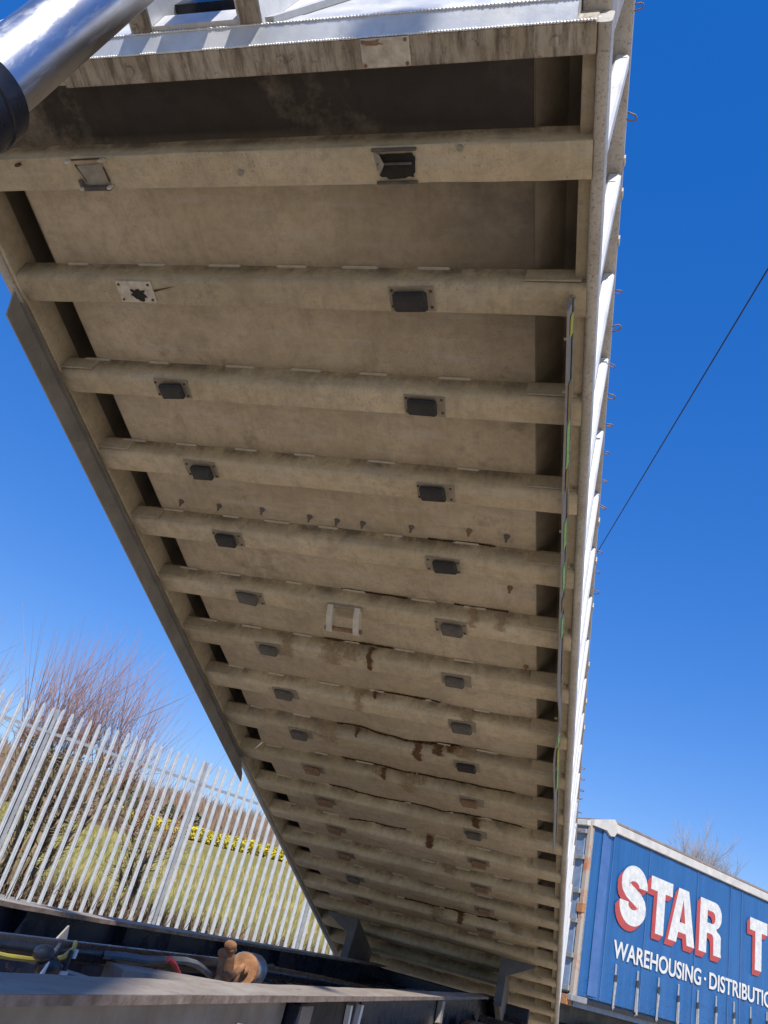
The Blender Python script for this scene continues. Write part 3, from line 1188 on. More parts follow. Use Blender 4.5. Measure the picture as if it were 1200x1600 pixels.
# grey patch panel on the outer web of the near rail
m = MB().box(1.2065, 1.215, -1.2, 1.08, .72, 1.135)
cbuild(m, 'web_panel_or_shade_sheet', M['webgrey'])
m = MB().add([(1.2155, .70, 1.085), (1.2155, .87, 1.07), (1.2155, .87, .93), (1.2155, .70, .94), (1.217, .70, 1.085), (1.217, .87, 1.07), (1.217, .87, .93), (1.217, .70, .94)], [(0, 1, 2, 3), (7, 6, 5, 4), (0, 4, 5, 1), (1, 5, 6, 2), (2, 6, 7, 3), (3, 7, 4, 0)])
cbuild(m, 'paper_sticker', M['paper'])
for y in (-1.2, -.4, 1.15, 3.6, 5.4, 7.2):
    m = MB().bbox(.07, 1.13, y, y + .1, .82, 1.02, .006)
    cbuild(m, 'cross_beam', M['chassis'])
# slanting gusset beam with bare top
m = MB()
m.add([(.62, 1.02, .98), (.74, .92, .98), (1.13, 1.42, .98), (1.13, 1.62, .98), (.62, 1.02, 1.10), (.74, .92, 1.10), (1.13, 1.42, 1.125), (1.13, 1.62, 1.125)],
      [(0, 3, 2, 1), (4, 5, 6, 7), (0, 1, 5, 4), (1, 2, 6, 5), (2, 3, 7, 6), (3, 0, 4, 7)])
cbuild(m, 'gusset_beam', M['flange'])
# triangular plate on the far rail
m = MB().add([(.56, .76, 1.11), (.56, .85, 1.11), (.56, .825, 1.175), (.566, .76, 1.11), (.566, .85, 1.11), (.566, .825, 1.175)], [(0, 1, 2), (3, 5, 4), (0, 3, 4, 1), (1, 4, 5, 2), (2, 5, 3, 0)])
cbuild(m, 'triangular_bracket', M['flange'])
# pipes and hoses
m = MB().tube([(.6, -.9, 1.115), (.6, -.5, 1.115), (.6, .46, 1.115), (.6, 1.2, 1.113), (.6, 2.2, 1.112), (.6, 3.6, 1.08), (.6, 6, 1.0)], .028, 12)
cbuild(m, 'air_pipe', M['blackpaint'], smooth=40)
m = MB().tube([(.52, -.9, 1.10), (.53, .3, 1.10), (.50, 1.3, 1.08), (.46, 2.4, 1.07), (.44, 4.2, 1.05)], .02, 10)
cbuild(m, 'air_pipe', M['hose'], smooth=40)
m = MB().tube([(.68, .2, 1.112), (.68, .323, 1.108), (.68, .405, 1.102), (.68, .535, 1.098), (.68, .61, 1.101), (.68, .667, 1.111), (.66, .736, 1.130), (.62, .80, 1.140)], .0068, 8)
cbuild(m, 'yellow_hose', M['yellow'], smooth=40)
m = MB().tube([(.74, 1.20, 1.14), (.75, 1.234, 1.128), (.75, 1.322, 1.086), (.76, 1.36, 1.0)], .0095, 8)
cbuild(m, 'red_hose', M['red'], smooth=40)
m = MB().tube([(.6, 1.40, 1.07), (.6, 1.432, 1.086), (.6, 1.5, 1.114)], .005, 8)
cbuild(m, 'red_hose', M['red'], smooth=40)
m = MB().tube([(.62, .98, 1.115), (.66, 1.05, 1.122), (.7, 1.11, 1.124), (.7, 1.325, 1.131), (.7, 1.43, 1.132), (.7, 1.524, 1.126), (.7, 1.60, 1.113), (.7, 1.703, 1.09), (.72, 1.9, 1.03)], .0125, 8)
cbuild(m, 'grey_hose', M['hose_grey'], smooth=40)
m = MB().tube([(.60, 2.3, 1.06), (.60, 2.5, 1.10), (.58, 2.75, 1.12), (.56, 2.95, 1.06), (.56, 3.1, 1.0)], .018, 8)
cbuild(m, 'black_hose', M['hose'], smooth=40)
# valve with bracket
v_ = MB()
lump(v_, (.72, .50, 1.122), (.026, .036, .022))
lump(v_, (.725, .53, 1.095), (.028, .040, .030))
v_.tube([(.72, .545, 1.12), (.72, .56, 1.147)], .012, 8).tube([(.72, .56, 1.10), (.72, .60, 1.09)], .011, 8).bbox(.735, .745, .585, .60, 1.07, 1.14, .004)
vo = cbuild(v_, 'air_valve', M['hose'], smooth=30)
for mm in (MB().add([(.75, .445, 1.05), (.75, .475, 1.05), (.75, .485, 1.11), (.755, .445, 1.05), (.755, .475, 1.05), (.755, .485, 1.11)], [(0, 1, 2), (3, 5, 4), (0, 3, 4, 1), (1, 4, 5, 2), (2, 5, 3, 0)]),
           MB().box(.75, .755, .555, .59, 1.05, 1.09), MB().box(.742, .747, .603, .615, 1.12, 1.142)):
    mm.v = [(v[0] - CO.x, v[1] - CO.y, v[2]) for v in mm.v]
    mm.build('valve_bracket', M['paper'], vo)
# rusty clamp with grey roller
clm = MB().tube([(.72, 1.78, 1.19), (.72, 1.80, 1.15), (.72, 1.82, 1.10), (.72, 1.82, 1.03)], [.017, .020, .022, .024], 10)
lump(clm, (.72, 1.765, 1.203), (.026, .030, .020))
clm.bbox(.70, .74, 1.752, 1.80, 1.18, 1.20, .006)
lump(clm, (.725, 1.688, 1.174), (.018, .020, .018))
clm.tube([(.725, 1.69, 1.168), (.73, 1.69, 1.135), (.735, 1.70, 1.10), (.735, 1.67, 1.03)], [.010, .012, .015, .014], 8)
clm.tube([(.73, 1.70, 1.12), (.74, 1.72, 1.09), (.74, 1.735, 1.03)], [.010, .012, .015], 8)
clm.tube([(.735, 1.71, 1.110), (.745, 1.77, 1.098), (.75, 1.84, 1.118), (.745, 1.90, 1.14)], [.012, .016, .014, .012], 8)
clm.tube([(.75, 1.85, 1.125), (.755, 1.825, 1.095), (.755, 1.815, 1.03)], [.012, .014, .018], 8)
clm.tube([(.73, 1.948, 1.125), (.73, 1.966, 1.125)], [.060, .064], 18)
lump(clm, (.742, 1.93, 1.125), (.02, .022, .018))
cl = cbuild(clm, 'rusty_clamp', M['rust'], smooth=50)
m = MB()
for q in range(4):
    m.tube([(.72, 1.968 + q * .036, 1.125), (.72, 1.973 + q * .036, 1.125), (.72, 1.996 + q * .036, 1.125), (.72, 2.001 + q * .036, 1.125)], [.060, .065 - .001 * q, .065 - .001 * q, .060], 20)
m.v = [(v[0] - CO.x, v[1] - CO.y, v[2]) for v in m.v]
m.build('roller', M['steelgrey'], cl, smooth=30)
m = MB().tube([(.72, 2.11, 1.115), (.72, 2.16, 1.115)], .022, 8)
m.v = [(v[0] - CO.x, v[1] - CO.y, v[2]) for v in m.v]
m.build('pin_end', M['rust'], cl)
rng = random.Random(14)
for k in range(9):
    y = rng.uniform(2.5, 4.6)
    x = rng.uniform(.25, 1.0)
    m = MB().tube(bend((x, y, 1.02), (rng.uniform(-1, 1), 1, .0), rng.uniform(.3, .8), 6, rng, -.03, .15), rng.uniform(.008, .016), 7)
    cbuild(m, 'air_hose', M['hose'], smooth=40)
# chassis legs, axles
for X in (.02, 1.18):
    m = MB().bbox(X - .06, X + .06, 1.9, 2.02, 0, .69, .008)
    cbuild(m, 'landing_leg', M['chassis'])
    for y in (3.9, 5.2, 6.5):
        m = MB()
        sx = -.55 if X < .5 else .22
        m.prism([(y + .5 * math.cos(t * math.pi / 14), .5 + .5 * math.sin(t * math.pi / 14)) for t in range(28)], X + sx, X + sx + .34, 'x')
        w_ = cbuild(m, 'wheel', M['tyre'])
# mudguards, rear cross frame and bogie plates
for x0, x1 in ((-.62, -.07), (1.27, 1.80)):
    for y in (3.9, 5.2, 6.5):
        m = MB()
        P_ = [(y + .60 * math.cos(R_(a)), .45 + .58 * math.sin(R_(a))) for a in range(0, 181, 12)]
        P_ += [(y + .585 * math.cos(R_(a)), .45 + .565 * math.sin(R_(a))) for a in range(180, -1, -12)]
        m.prism(P_, x0, x1, 'x')
        cbuild(m, 'mudguard', M['chassis'])
cbuild(MB().bbox(-.40, 1.60, 7.90, 7.97, .55, 1.13, .01), 'rear_cross_frame', M['chassis'])
cbuild(MB().bbox(.07, 1.13, 3.4, 7.85, .98, 1.0, .004), 'bogie_deck', M['chassis'])
for y in (5.2, 6.5):
    cbuild(MB().tube([(-.5, y, .5), (1.7, y, .5)], .07, 10), 'axle', M['chassis'])
# hinge shaft
m = MB().tube([(-.35, 7.77, .98), (1.55, 7.77, .98)], .045, 12)
cbuild(m, 'hinge_shaft', M['chassis'], smooth=40)
# blue-white stay below the near rail
cbuild(MB().prism([(1.84, 1.12), (1.87, 1.12), (1.93, .70), (1.90, .70)], 1.216, 1.235, 'x'), 'side_stay', M['galv'])
cbuild(MB().prism([(2.02, 1.12), (2.06, 1.12), (1.99, .70), (1.95, .70)], 1.216, 1.235, 'x'), 'side_stay', M['galv'])
cbuild(MB().bbox(1.208, 1.26, 1.10, 1.24, .70, 1.135, .006), 'web_post', M['chassis'])
cbuild(MB().bbox(1.208, 1.212, 1.26, 2.0, .72, 1.135, .002), 'web_panel_or_shade_sheet', M['painted_hole'])  # dark sheet standing in for the shaded openings in the web
cbuild(MB().bbox(1.207, 1.214, 2.1, 7.95, .72, 1.135, .002), 'web_panel_or_shade_sheet', M['blackpaint'])
cbuild(MB().bbox(1.215, 1.25, 4.2, 4.3, .72, 1.135, .004), 'web_post', M['flange'])
tag(ch, 'scuffed black trailer chassis with two long bare topped rails', 'chassis')

# ------------------------------------------------------------------ tipped body
TH = 0.2835
Z0 = 3.5797
PIT = 0.48763
body = empty('tipper_body', (0, 0, Z0), (-TH, 0, 0))
UL, UR = -.66, 1.885
FW = .10
V1 = 9.62


def sag(u, v):
    a = max(0, min(1, (v - 2.3) / 1.6)) * max(0, min(1, (8 - v) / 1.5))
    return -.026 * a * max(-.1, .25 + 1.1 * noise.noise((u * 1.9, v * 2.1, 2)) + .5 * noise.noise((u * 5, v * 3, 5))) + .003 * noise.noise((u * 2.5, v * 2.5, 7))


vs, fs = grid(64, 200, lambda i, j: (lambda u, v: (u, v, FW + sag(u, v)))(-.44 + 2.085 * i, -.37 + (V1 + .37) * j))
m = MB()
m.add(vs, fs)
m.build('floor_sheet', M['under'], body, smooth=True)
# sloping side panels that close the floor to the side rails
for (ui, uo, dp) in ((-.437, -.640, .36), (1.642, 1.800, .26)):
    m = MB().add([(ui, -.37, FW - .004), (ui, V1, FW - .004), (ui + (uo - ui) * .55, V1, dp), (ui + (uo - ui) * .55, -.37, dp), (uo, V1, dp), (uo, -.37, dp), (uo, V1, .10), (uo, -.37, .10)],
                 [(0, 1, 2, 3), (3, 2, 4, 5), (5, 4, 6, 7)])
    m.add([(ui, -.30, FW), (uo, -.30, FW), (uo, -.30, dp), (ui, -.30, dp), (ui, V1 - .01, FW), (uo, V1 - .01, FW), (uo, V1 - .01, dp), (ui, V1 - .01, dp)], [(0, 1, 2, 3), (4, 5, 6, 7)])
    m.build('side_slot', M['crevice'], body)


# ----- cross members
def rib_profile(r1=.028, r2=.010, h=FW + .004, v0=-.062, v1=.062, slope=.008):
    P = [(v0 - slope, h)]
    for k in range(6):
        a = math.pi + (math.pi / 2) * k / 5
        P.append((v0 + r1 + r1 * math.cos(a), r1 + r1 * math.sin(a)))
    for k in range(4):
        a = 1.5 * math.pi + (math.pi / 2) * k / 3
        P.append((v1 - r2 + r2 * math.cos(a), r2 + r2 * math.sin(a)))
    P.append((v1, h))
    return P


def rib_mesh(name, mat, seed, box=False):
    prof_ = rib_profile(.008, .006) if box else rib_profile()
    n = len(prof_)
    N = 70
    vs, fs = [], []
    for i in range(N + 1):
        u = -.615 + (1.835 + .615) * i / N
        for k, (v, w) in enumerate(prof_):
            jv = .0030 * noise.noise((u * 3, k * .3, seed)) + .0012 * noise.noise((u * 11, k * .5, seed))
            jw = .0045 * noise.noise((u * 1.8, k * .2, seed + 5)) + .0012 * noise.noise((u * 9, k * .4, seed + 2))
            e = max(0, (-.55 - u) / .065)
            vs.append((u, v + jv, w + jw + (.018 * e * e if w < .05 else 0)))
    for i in range(N):
        for k in range(n - 1):
            fs.append((i * n + k, i * n + k + 1, (i + 1) * n + k + 1, (i + 1) * n + k))
    fs += [tuple(range(n)), tuple(N * n + k for k in range(n))]
    mb = MB()
    mb.add(vs, fs)
    return mb.mesh(name, mat, smooth=35)


plate_me = MB().bbox(-.088, .088, -.050, .050, -.0055, .002, .002).mesh('backing_plate', M['dustplate'])
pad_me = {}
for key in ('rubber', 'rubber_grey', 'rust_pad'):
    pad_me[key] = MB().bbox(-.062, .064, -.042, .043, -.034, -.006, .009).mesh('wear_pad', M[key], smooth=False)
bolt_me = MB().tube([(0, 0, -.0056), (0, 0, -.010)], .0055, 6).mesh('bolt', M['rust_dark'])
weld_me = MB().tube([(-.065, 0, 0), (-.055, 0, 0), (.055, 0, 0), (.065, 0, 0)], [.001, .0065, .0065, .001], 6).mesh('weld_bead', M['bead'])
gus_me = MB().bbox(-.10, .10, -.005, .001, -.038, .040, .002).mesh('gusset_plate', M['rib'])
rng = random.Random(40)
ribs = []
for i in range(20):
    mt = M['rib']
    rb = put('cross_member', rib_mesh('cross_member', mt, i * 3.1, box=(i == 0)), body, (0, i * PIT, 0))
    ribs.append(rb)
    # pads
    if 1 <= i <= 14:
        for side, u in enumerate((0.0, 1.2)):
            if i == 1 and side == 0:
                continue
            put('backing_plate', plate_me, rb, (u + rng.uniform(-.006, .006), rng.uniform(-.004, .004), 0), (0, 0, rng.uniform(-.03, .03)))
            key = 'rubber' if i < 5 else ('rubber_grey' if i < 9 else ('rust_pad' if rng.random() < .7 else 'rubber_grey'))
            if i == 8 and side == 1:
                key = 'rubber'
            put('wear_pad', pad_me[key], rb, (u + rng.uniform(-.012, .012), rng.uniform(-.005, .005), 0), (rng.uniform(-.04, .04), rng.uniform(-.04, .04), rng.uniform(-.07, .07)), (rng.uniform(.88, 1.05), rng.uniform(.88, 1.02), rng.uniform(.95, 1.25)))
            if i < 6:
                for du in (-.076, .076):
                    for dv in (-.033, .033):
                        put('bolt', bolt_me, rb, (u + du, dv, 0))
    # stitch welds along the front foot of the rib
    if i > 0:
        u = -.35 + rng.uniform(-.1, .05)
        while u < 1.55:
            put('weld_bead', weld_me, rb, (u, -.072, FW - .006 + sag(u, i * PIT)), None, (rng.uniform(.8, 1.2), 1, 1))
            u += rng.uniform(.27, .42)
        put('gusset_plate', gus_me, rb, (1.715, -.0665, .058))
        if i > 1:
            put('gusset_plate', gus_me, rb, (-.52, -.0665, .058))

# ragged flat dark patches drawn as torn openings on the front cross member and the second one
rb0 = ribs[0]


def ragged(cx, cy, rx, ry, rng, n=22, amp=.16, sq=.45):
    P = []
    for k in range(n):
        a = 2 * math.pi * k / n
        c, s = math.cos(a), math.sin(a)
        f = 1 + rng.uniform(-amp, amp)
        P.append((cx + rx * math.copysign(abs(c) ** sq, c) * f, cy + ry * math.copysign(abs(s) ** sq, s) * f))
    return P


def flat_patch(name, poly, depth, parent, w0=-.0035, matw='painted_hole'):
    # flat ragged patch; an opening's dark inside is only painted colour
    m = MB()
    n = len(poly)
    vs = [(x, y, w0) for x, y in poly]
    m.add(vs, [tuple(range(n))])
    return m.build(name, M[matw], parent)


rng = random.Random(9)
hole = flat_patch('painted_torn_opening', ragged(1.2, 0, .066, .042, rng, amp=.10), .05, rb0)
m = MB().bbox(1.135, 1.255, -.012, -.004, -.012, -.0036, .002).bbox(1.12, 1.275, -.058, -.047, -.010, .0, .002).bbox(1.125, 1.27, .050, .060, -.012, .0, .003)
m.build('torn_lip', M['rubber_grey'], hole)
m = MB().add([(1.125, -.045, -.004), (1.15, -.042, -.02), (1.165, -.012, -.024), (1.145, .02, -.012), (1.13, .01, -.003)], [(0, 1, 2, 3, 4)])
m.build('bent_flap', M['plate'], hole)
# left: outline of a lost pad
m = MB().bbox(-.055, .07, .044, .060, -.022, .0, .005).bbox(-.07, -.052, .02, .06, -.012, .0, .003)
pl = m.build('pad_remnant', M['rubber_grey'], rb0)
m = MB()
m.add([(-.055, -.03, -.0045), (.055, -.035, -.0045), (.062, .042, -.0045), (-.03, .042, -.0045)], [(0, 1, 2, 3)])
m.build('bare_patch', M['plate'], pl)
m = MB().tube([(-.062, -.035, -.003), (-.05, -.01, -.003), (-.035, .03, -.003)], .003, 5).tube([(-.07, -.052, -.003), (.07, -.054, -.003)], .003, 5).tube([(.058, -.02, -.003), (.066, .03, -.003)], .003, 5)
m.build('crack', M['rust_dark'], pl)
for u, v in ((-.055, .05), (.066, .048), (-.08, -.05), (.07, -.052), (-.31, -.045)):
    MB().bbox(u - .009, u + .009, v - .005, v + .005, -.026, -.003, .002).build('torn_tab', M['chipped'] if u > -.2 else M['rust_dark'], rb0)
for u, v, w in ((.62, .01, -.004), (1.42, -.05, .0)):
    MB().tube([(u, v, .0), (u, v, -.008)], .011, 8).build('bolt', M['plate'], rb0)
# second cross member: chipped plate with a hole
cp = MB().bbox(-.085, .085, -.048, .048, -.006, .001, .002).build('chipped_plate', M['chipped'], ribs[1])
flat_patch('painted_torn_opening', ragged(.012, .012, .034, .028, rng, amp=.30, sq=.8), .03, cp, -.0075)
for du in (-.07, .07):
    for dv in (-.034, .034):
        put('bolt', bolt_me, cp, (du, dv, 0))
MB().add([(.088, -.01, -.003), (.2, -.03, -.0035), (.088, .0, -.003)], [(0, 1, 2)]).build('crack', M['rust_dark'], ribs[1], (0, 0, 0))


# rust cracks and stains where the floor has lifted from the cross members
def edge_attr(o, vals):
    at = o.data.attributes.new('edge', 'FLOAT', 'POINT')
    for i_, v_ in enumerate(vals):
        at.data[i_].value = v_


def ribbon(name, mat, parent, rows):
    # rows: list of (left, centre, right) points ; edges fade out
    m = MB()
    vs, fs, ev = [], [], []
    for r_i, r in enumerate(rows):
        vs += list(r)
        e = 0 if r_i in (0, len(rows) - 1) else 1
        ev += [0, e, 0]
    for k in range(len(rows) - 1):
        for q in range(2):
            fs.append((3 * k + q, 3 * k + q + 1, 3 * k + q + 4, 3 * k + q + 3))
    m.add(vs, fs)
    o = m.build(name, mat, parent)
    edge_attr(o, ev)
    return o


def crack(i, u0, u1, amp, seed, w=.0042):
    n = 50
    rows = []
    for k in range(n + 1):
        u = u0 + (u1 - u0) * k / n
        c = FW - .006 + sag(u, i * PIT - .075) + .004 * noise.noise((u * 8, seed, 0))
        t = w * (.5 + 1.1 * abs(noise.noise((u * 6, seed, 5)))) * amp
        vo_ = -.0775
        rows.append(((u, vo_ - .004, c + .005), (u, vo_, c - t * .35), (u, vo_ + .004, c - t * 1.6)))
    return ribbon('rust_crack', M['crack_mat'], ribs[i], rows)


for a in ((5, .55, .95, 1.6, 1), (6, .35, .8, 1.6, 2), (7, .62, 1.05, 2.0, 3), (8, .25, 1.15, 2.6, 4), (8, .9, 1.12, 3.6, 14), (9, .2, 1.5, 2.0, 5), (10, .0, 1.55, 1.6, 6), (11, .1, .6, 1.4, 7), (14, .4, 1.3, 2.4, 8), (4, 1.1, 1.45, 1.2, 9), (5, 1.2, 1.5, 1.2, 10)):
    crack(*a)


def drip(i, u, wd_, seed, ln=1.0, mat='rust_stain', lift=0.0):
    # brown run from the joint round the rib and across its face
    P = [(-.078, FW - .004), (-.0745, .07), (-.0715, .045), (-.066, .026), (-.058, .010), (-.045, .000), (-.034, -.0045), (-.01, -.0052), (.02, -.0052), (.045, -.0052), (.058, -.0048)]
    n = max(4, int(len(P) * ln))
    rows = []
    for k in range(n):
        c = u + .02 * noise.noise((k * .5, seed, 0))
        h_ = wd_ * 1.7 * (.6 + .9 * abs(noise.noise((k * .9, seed, 9)))) * (1.5 if k < 2 else 1)
        v, w = P[k]
        rows.append(((c - h_, v, w - lift), (c, v, w - lift - .0006), (c + h_, v, w - lift)))
    return ribbon('rust_stain', M[mat], ribs[i], rows)


drip(6, .665, .017, 1)
drip(8, .86, .030, 2)
drip(8, 1.0, .035, 3, .55)
drip(8, 1.08, .03, 4, .4)
drip(8, .42, .015, 5, .5)
drip(7, .62, .012, 6, .4)
drip(14, .95, .03, 7, .8)
drip(9, .55, .02, 8, .6)
drip(10, 1.2, .03, 9, .5)
drip(11, .8, .03, 10, .7)
rng = random.Random(77)
for k in range(16):
    drip(rng.randint(5, 15), rng.uniform(.0, 1.55), rng.uniform(.03, .10), k + 30, rng.choice((.5, .8, 1.0)), 'halo', -.0008)

# bolts through the floor
for k, (u, v) in enumerate(((-.289, 1.808), (-.057, 1.81), (.201, 1.803), (.47, 1.817), (.622, 1.822), (.763, 1.82), (1.023, 1.809), (1.502, 1.802), (1.509, 2.172), (1.584, 2.823), (1.318, 1.791))):
    MB().tube([(u, v, FW + .002), (u, v + .004, FW - .016)], [.017, .009], 7).tube([(u, v, FW - .01), (u, v + .012, FW - .03)], .006, 6).build('floor_bolt', M['rust_pad'] if k > 7 else M['bracket'], body)

# lug with pin on the sixth cross member
lug = MB().bbox(.495, .705, -.056, -.030, -.014, -.001, .003).build('towing_lug', M['dustplate'], ribs[5])
for u in (.503, .662):
    MB().prism([(-.058, -.012), (-.015, -.006), (.045, -.045), (.078, -.070), (.084, -.090), (.066, -.106), (.040, -.100), (-.02, -.062)], u, u + .034, 'x').build('ear', M['bead'], lug)
MB().tube([(.490, .058, -.086), (.708, .058, -.086)], .013, 8).build('pin', M['rust_pad'], lug)

# ----- side rails, walls, posts, top rails


def tube_rail(u0, u1, w0, w1, r, va, vb, name, mat, jit=.002, seed=0):
    # rounded-corner rectangular section swept along v
    P = []
    for (cu_, cw_, a0) in ((u0 + r, w0 + r, 180), (u1 - r, w0 + r, 270), (u1 - r, w1 - r, 0), (u0 + r, w1 - r, 90)):
        for k in range(5):
            a = R_(a0 + 90 * k / 4)
            P.append((cu_ + r * math.cos(a), cw_ + r * math.sin(a)))
    n = len(P)
    N = 80
    vs, fs = [], []
    for i in range(N + 1):
        v = va + (vb - va) * i / N
        for k, (u, w) in enumerate(P):
            vs.append((u + jit * noise.noise((v * 2.5, k * .2, seed)), v, w + jit * noise.noise((v * 2.1, k * .2, seed + 9))))
    for i in range(N):
        for k in range(n):
            fs.append((i * n + k, i * n + (k + 1) % n, (i + 1) * n + (k + 1) % n, (i + 1) * n + k))
    fs += [tuple(range(n)), tuple(N * n + k for k in range(n))]
    m = MB()
    m.add(vs, fs)
    return m.build(name, mat, body, smooth=40)


tube_rail(1.832, 1.872, -.002, .12, .016, -.375, V1, 'side_rail', M['rail'], .003, 1)
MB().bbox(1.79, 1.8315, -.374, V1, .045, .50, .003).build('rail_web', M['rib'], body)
tube_rail(-.672, -.622, .0, .12, .016, -.375, V1, 'side_rail', M['rail'], .002, 2)
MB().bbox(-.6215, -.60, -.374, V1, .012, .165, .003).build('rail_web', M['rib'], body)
for s_, u0, u1 in ((1, 1.772, 1.778), (-1, -.58, -.574)):
    MB().box(u0, u1, -.36, V1, .505, 1.22).build('side_sheet', M['alu'], body)
post_me = MB().bbox(0, .0595, -.03, .03, .1212, 1.2145, .010).mesh('side_post', M['alu_post'])
postl_me = MB().bbox(0, .062, -.03, .03, .302, 1.215, .006).mesh('side_post', M['alu_post'])
for i in range(-1, 20):
    v = .02 + PIT * i + .52
    if v < -.2 or v > V1:
        continue
    put('side_post', post_me, body, (1.8025, v, 0))
    put('side_post', postl_me, body, (-.724, v, 0))
tube_rail(1.765, 1.866, 1.2155, 1.30, .014, -.37, V1, 'top_rail', M['rail'], .002, 4)
tube_rail(-.67, -.57, 1.2155, 1.30, .014, -.37, V1, 'top_rail', M['rail'], .002, 6)
hook = MB().tube([(0, -.016, 0), (.040, -.016, -.004), (.052, -.010, -.005), (.055, 0, -.005), (.052, .010, -.005), (.040, .016, -.004), (0, .016, 0)], .0045, 6).mesh('rope_hook', M['hookred'], True)
rng = random.Random(4)
for v in (-.134, .275, 1.122, 1.34, 1.554, 1.761, 1.969, 2.179, 2.392, 2.607, 3.029, 3.226, 3.44, 5.853, 6.06, 6.264, 6.45, 6.707, 7.1, 7.5):
    put('rope_hook', hook, body, (1.863, v, 1.25), (rng.uniform(-.5, .5), rng.uniform(-.3, .3), rng.uniform(-.5, .5)), (rng.uniform(.65, .9),) * 3)
clip = MB().bbox(0, .008, -.02, .02, -.02, .02, .002).mesh('rail_clip', M['chipped'])
for v in (.47, .62, .85, 2.75, 3.12, 3.6, 4.3, 4.8, 5.2):
    put('rail_clip', clip, body, (1.866, v, 1.25))

# hanging guard plates
gp = MB().prism([(.50, .0), (4.50, .0), (4.62, -.055), (4.66, -.10), (.56, -.10)], -.640, -.632, 'x')
g_ = gp.build('guard_plate', M['guard'], body)
for v in (.85, 1.3, 1.75, 2.35, 2.9, 3.4, 3.9, 4.2):
    MB().tube([(-.632, v, -.05), (-.628, v, -.05)], .009, 6).build('bolt', M['plate'], g_)
MB().box(-.632, -.605, .56, 4.45, -.006, -.001).build('guard_flange', M['guard'], g_)
vs, fs = [], []
NB_ = 60
for k in range(NB_ + 1):
    v = .46 + 4.24 * k / NB_
    kink = .016 * math.exp(-((v - 3.05) / .22) ** 2) - .012 * math.exp(-((v - 3.5) / .3) ** 2)
    du = .003 * noise.noise((v * 2, 1, 1)) + kink
    top = .0 if v > .5 else -.02
    vs += [(1.783 + du * .3, v, .006), (1.787 + du * .3, v, .006), (1.793 + du * .6, v, -.055), (1.787 + du, v, -.098 + top * .5), (1.781 + du, v, -.098 + top * .5), (1.779 + du * .5, v, -.05)]
for k in range(NB_):
    for q in range(6):
        fs.append((k * 6 + q, k * 6 + (q + 1) % 6, (k + 1) * 6 + (q + 1) % 6, (k + 1) * 6 + q))
fs += [tuple(range(6)), tuple(NB_ * 6 + q for q in range(6))]
m = MB()
m.add(vs, fs)
g2 = m.build('guard_plate', M['guard'], body)
MB().bbox(1.792, 1.800, .47, 4.70, -.012, .006, .002).build('guard_flange', M['plate'], g2)
for (v0, v1, mt) in ((.50, .58, 'tape_y'), (.78, .96, 'tape_o'), (.97, 1.19, 'tape_g'), (1.2, 1.32, 'tape_o'), (1.5, 1.66, 'tape_g'), (1.78, 1.95, 'tape_g'), (2.0, 2.1, 'tape_o'), (2.15, 2.3, 'tape_g'), (3.2, 3.32, 'tape_g'), (3.36, 3.6, 'tape_y'), (3.62, 3.85, 'tape_g')):
    MB().add([(1.7955, v0, -.045), (1.7955, v1, -.045), (1.7925, v1, -.082), (1.7925, v0, -.082), (1.798, v0, -.045), (1.798, v1, -.045), (1.795, v1, -.082), (1.795, v0, -.082)],
             [(0, 1, 2, 3), (7, 6, 5, 4), (0, 4, 5, 1), (1, 5, 6, 2), (2, 6, 7, 3), (3, 7, 4, 0)]).build('reflective_tape', M[mt], g2)
for v in (.62, .85, 1.6, 2.4, 3.1, 3.8):
    MB().tube([(1.779, v, -.03), (1.765, v, -.03)], .006, 6).build('bolt', M['chipped'], g2)

# ----- front beam, bulkhead, ram cradle
MB().bbox(.02, 1.8315, -.379, -.294, .0, .155, .004).build('front_beam', M['beam'], body)
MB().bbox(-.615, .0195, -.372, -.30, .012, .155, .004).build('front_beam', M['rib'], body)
MB().prism([(-.380, .002), (-.424, .058), (-.424, .15), (-.380, .15)], -.60, 1.775, 'x').build('beam_face', M['alu'], body)
MB().box(-.60, 1.80, -.422, -.412, .1505, 1.30).build('bulkhead', M['alu'], body)


def weld_line(u0, u1, v, w, n, r, name='weld_seam'):
    m = MB()
    k = 0
    rng_ = random.Random(int(v * 1000 + w * 777))
    for i in range(n):
        u = u0 + (u1 - u0) * (i + .5) / n
        s = (u1 - u0) / n
        rr = r * rng_.uniform(.8, 1.25)
        m.tube([(u - s * .6, v, w), (u - s * .2, v - rr * .2, w), (u + s * .25, v, w), (u + s * .6, v, w)], [rr * .55, rr, rr * .9, rr * .4], 6)
    return m.build(name, M['weld'], body, smooth=True)


weld_line(.05, 1.83, -.381, .003, 190, .0036)
weld_line(-.55, 1.80, -.426, .060, 210, .0040)
weld_line(1.83, 1.835, -.36, .06, 4, .012)
# front corner upright
tube_rail(1.776, 1.862, .1215, 1.2145, .012, -.424, -.29, 'corner_upright', M['rail'], .0, 8)
# patch plate on the front beam underside
pp = MB().bbox(1.13, 1.285, -.378, -.298, -.0065, -.0005, .002).build('patch_plate', M['chipped'], body)
flat_patch('dirt_patch', ragged(1.17, -.368, .03, .007, rng, amp=.4), .01, pp, -.0078, 'rust_pad')
for u, v in ((1.14, -.37), (1.275, -.37), (1.275, -.305), (1.14, -.305)):
    MB().tube([(u, v, -.006), (u, v, -.010)], .006, 6).build('rivet', M['rust_pad'], pp)
for u in (.86, 1.72, .30):
    MB().tube([(u, -.335, .0), (u, -.335, -.009)], .014, 10).build('plug', M['beam'], body)
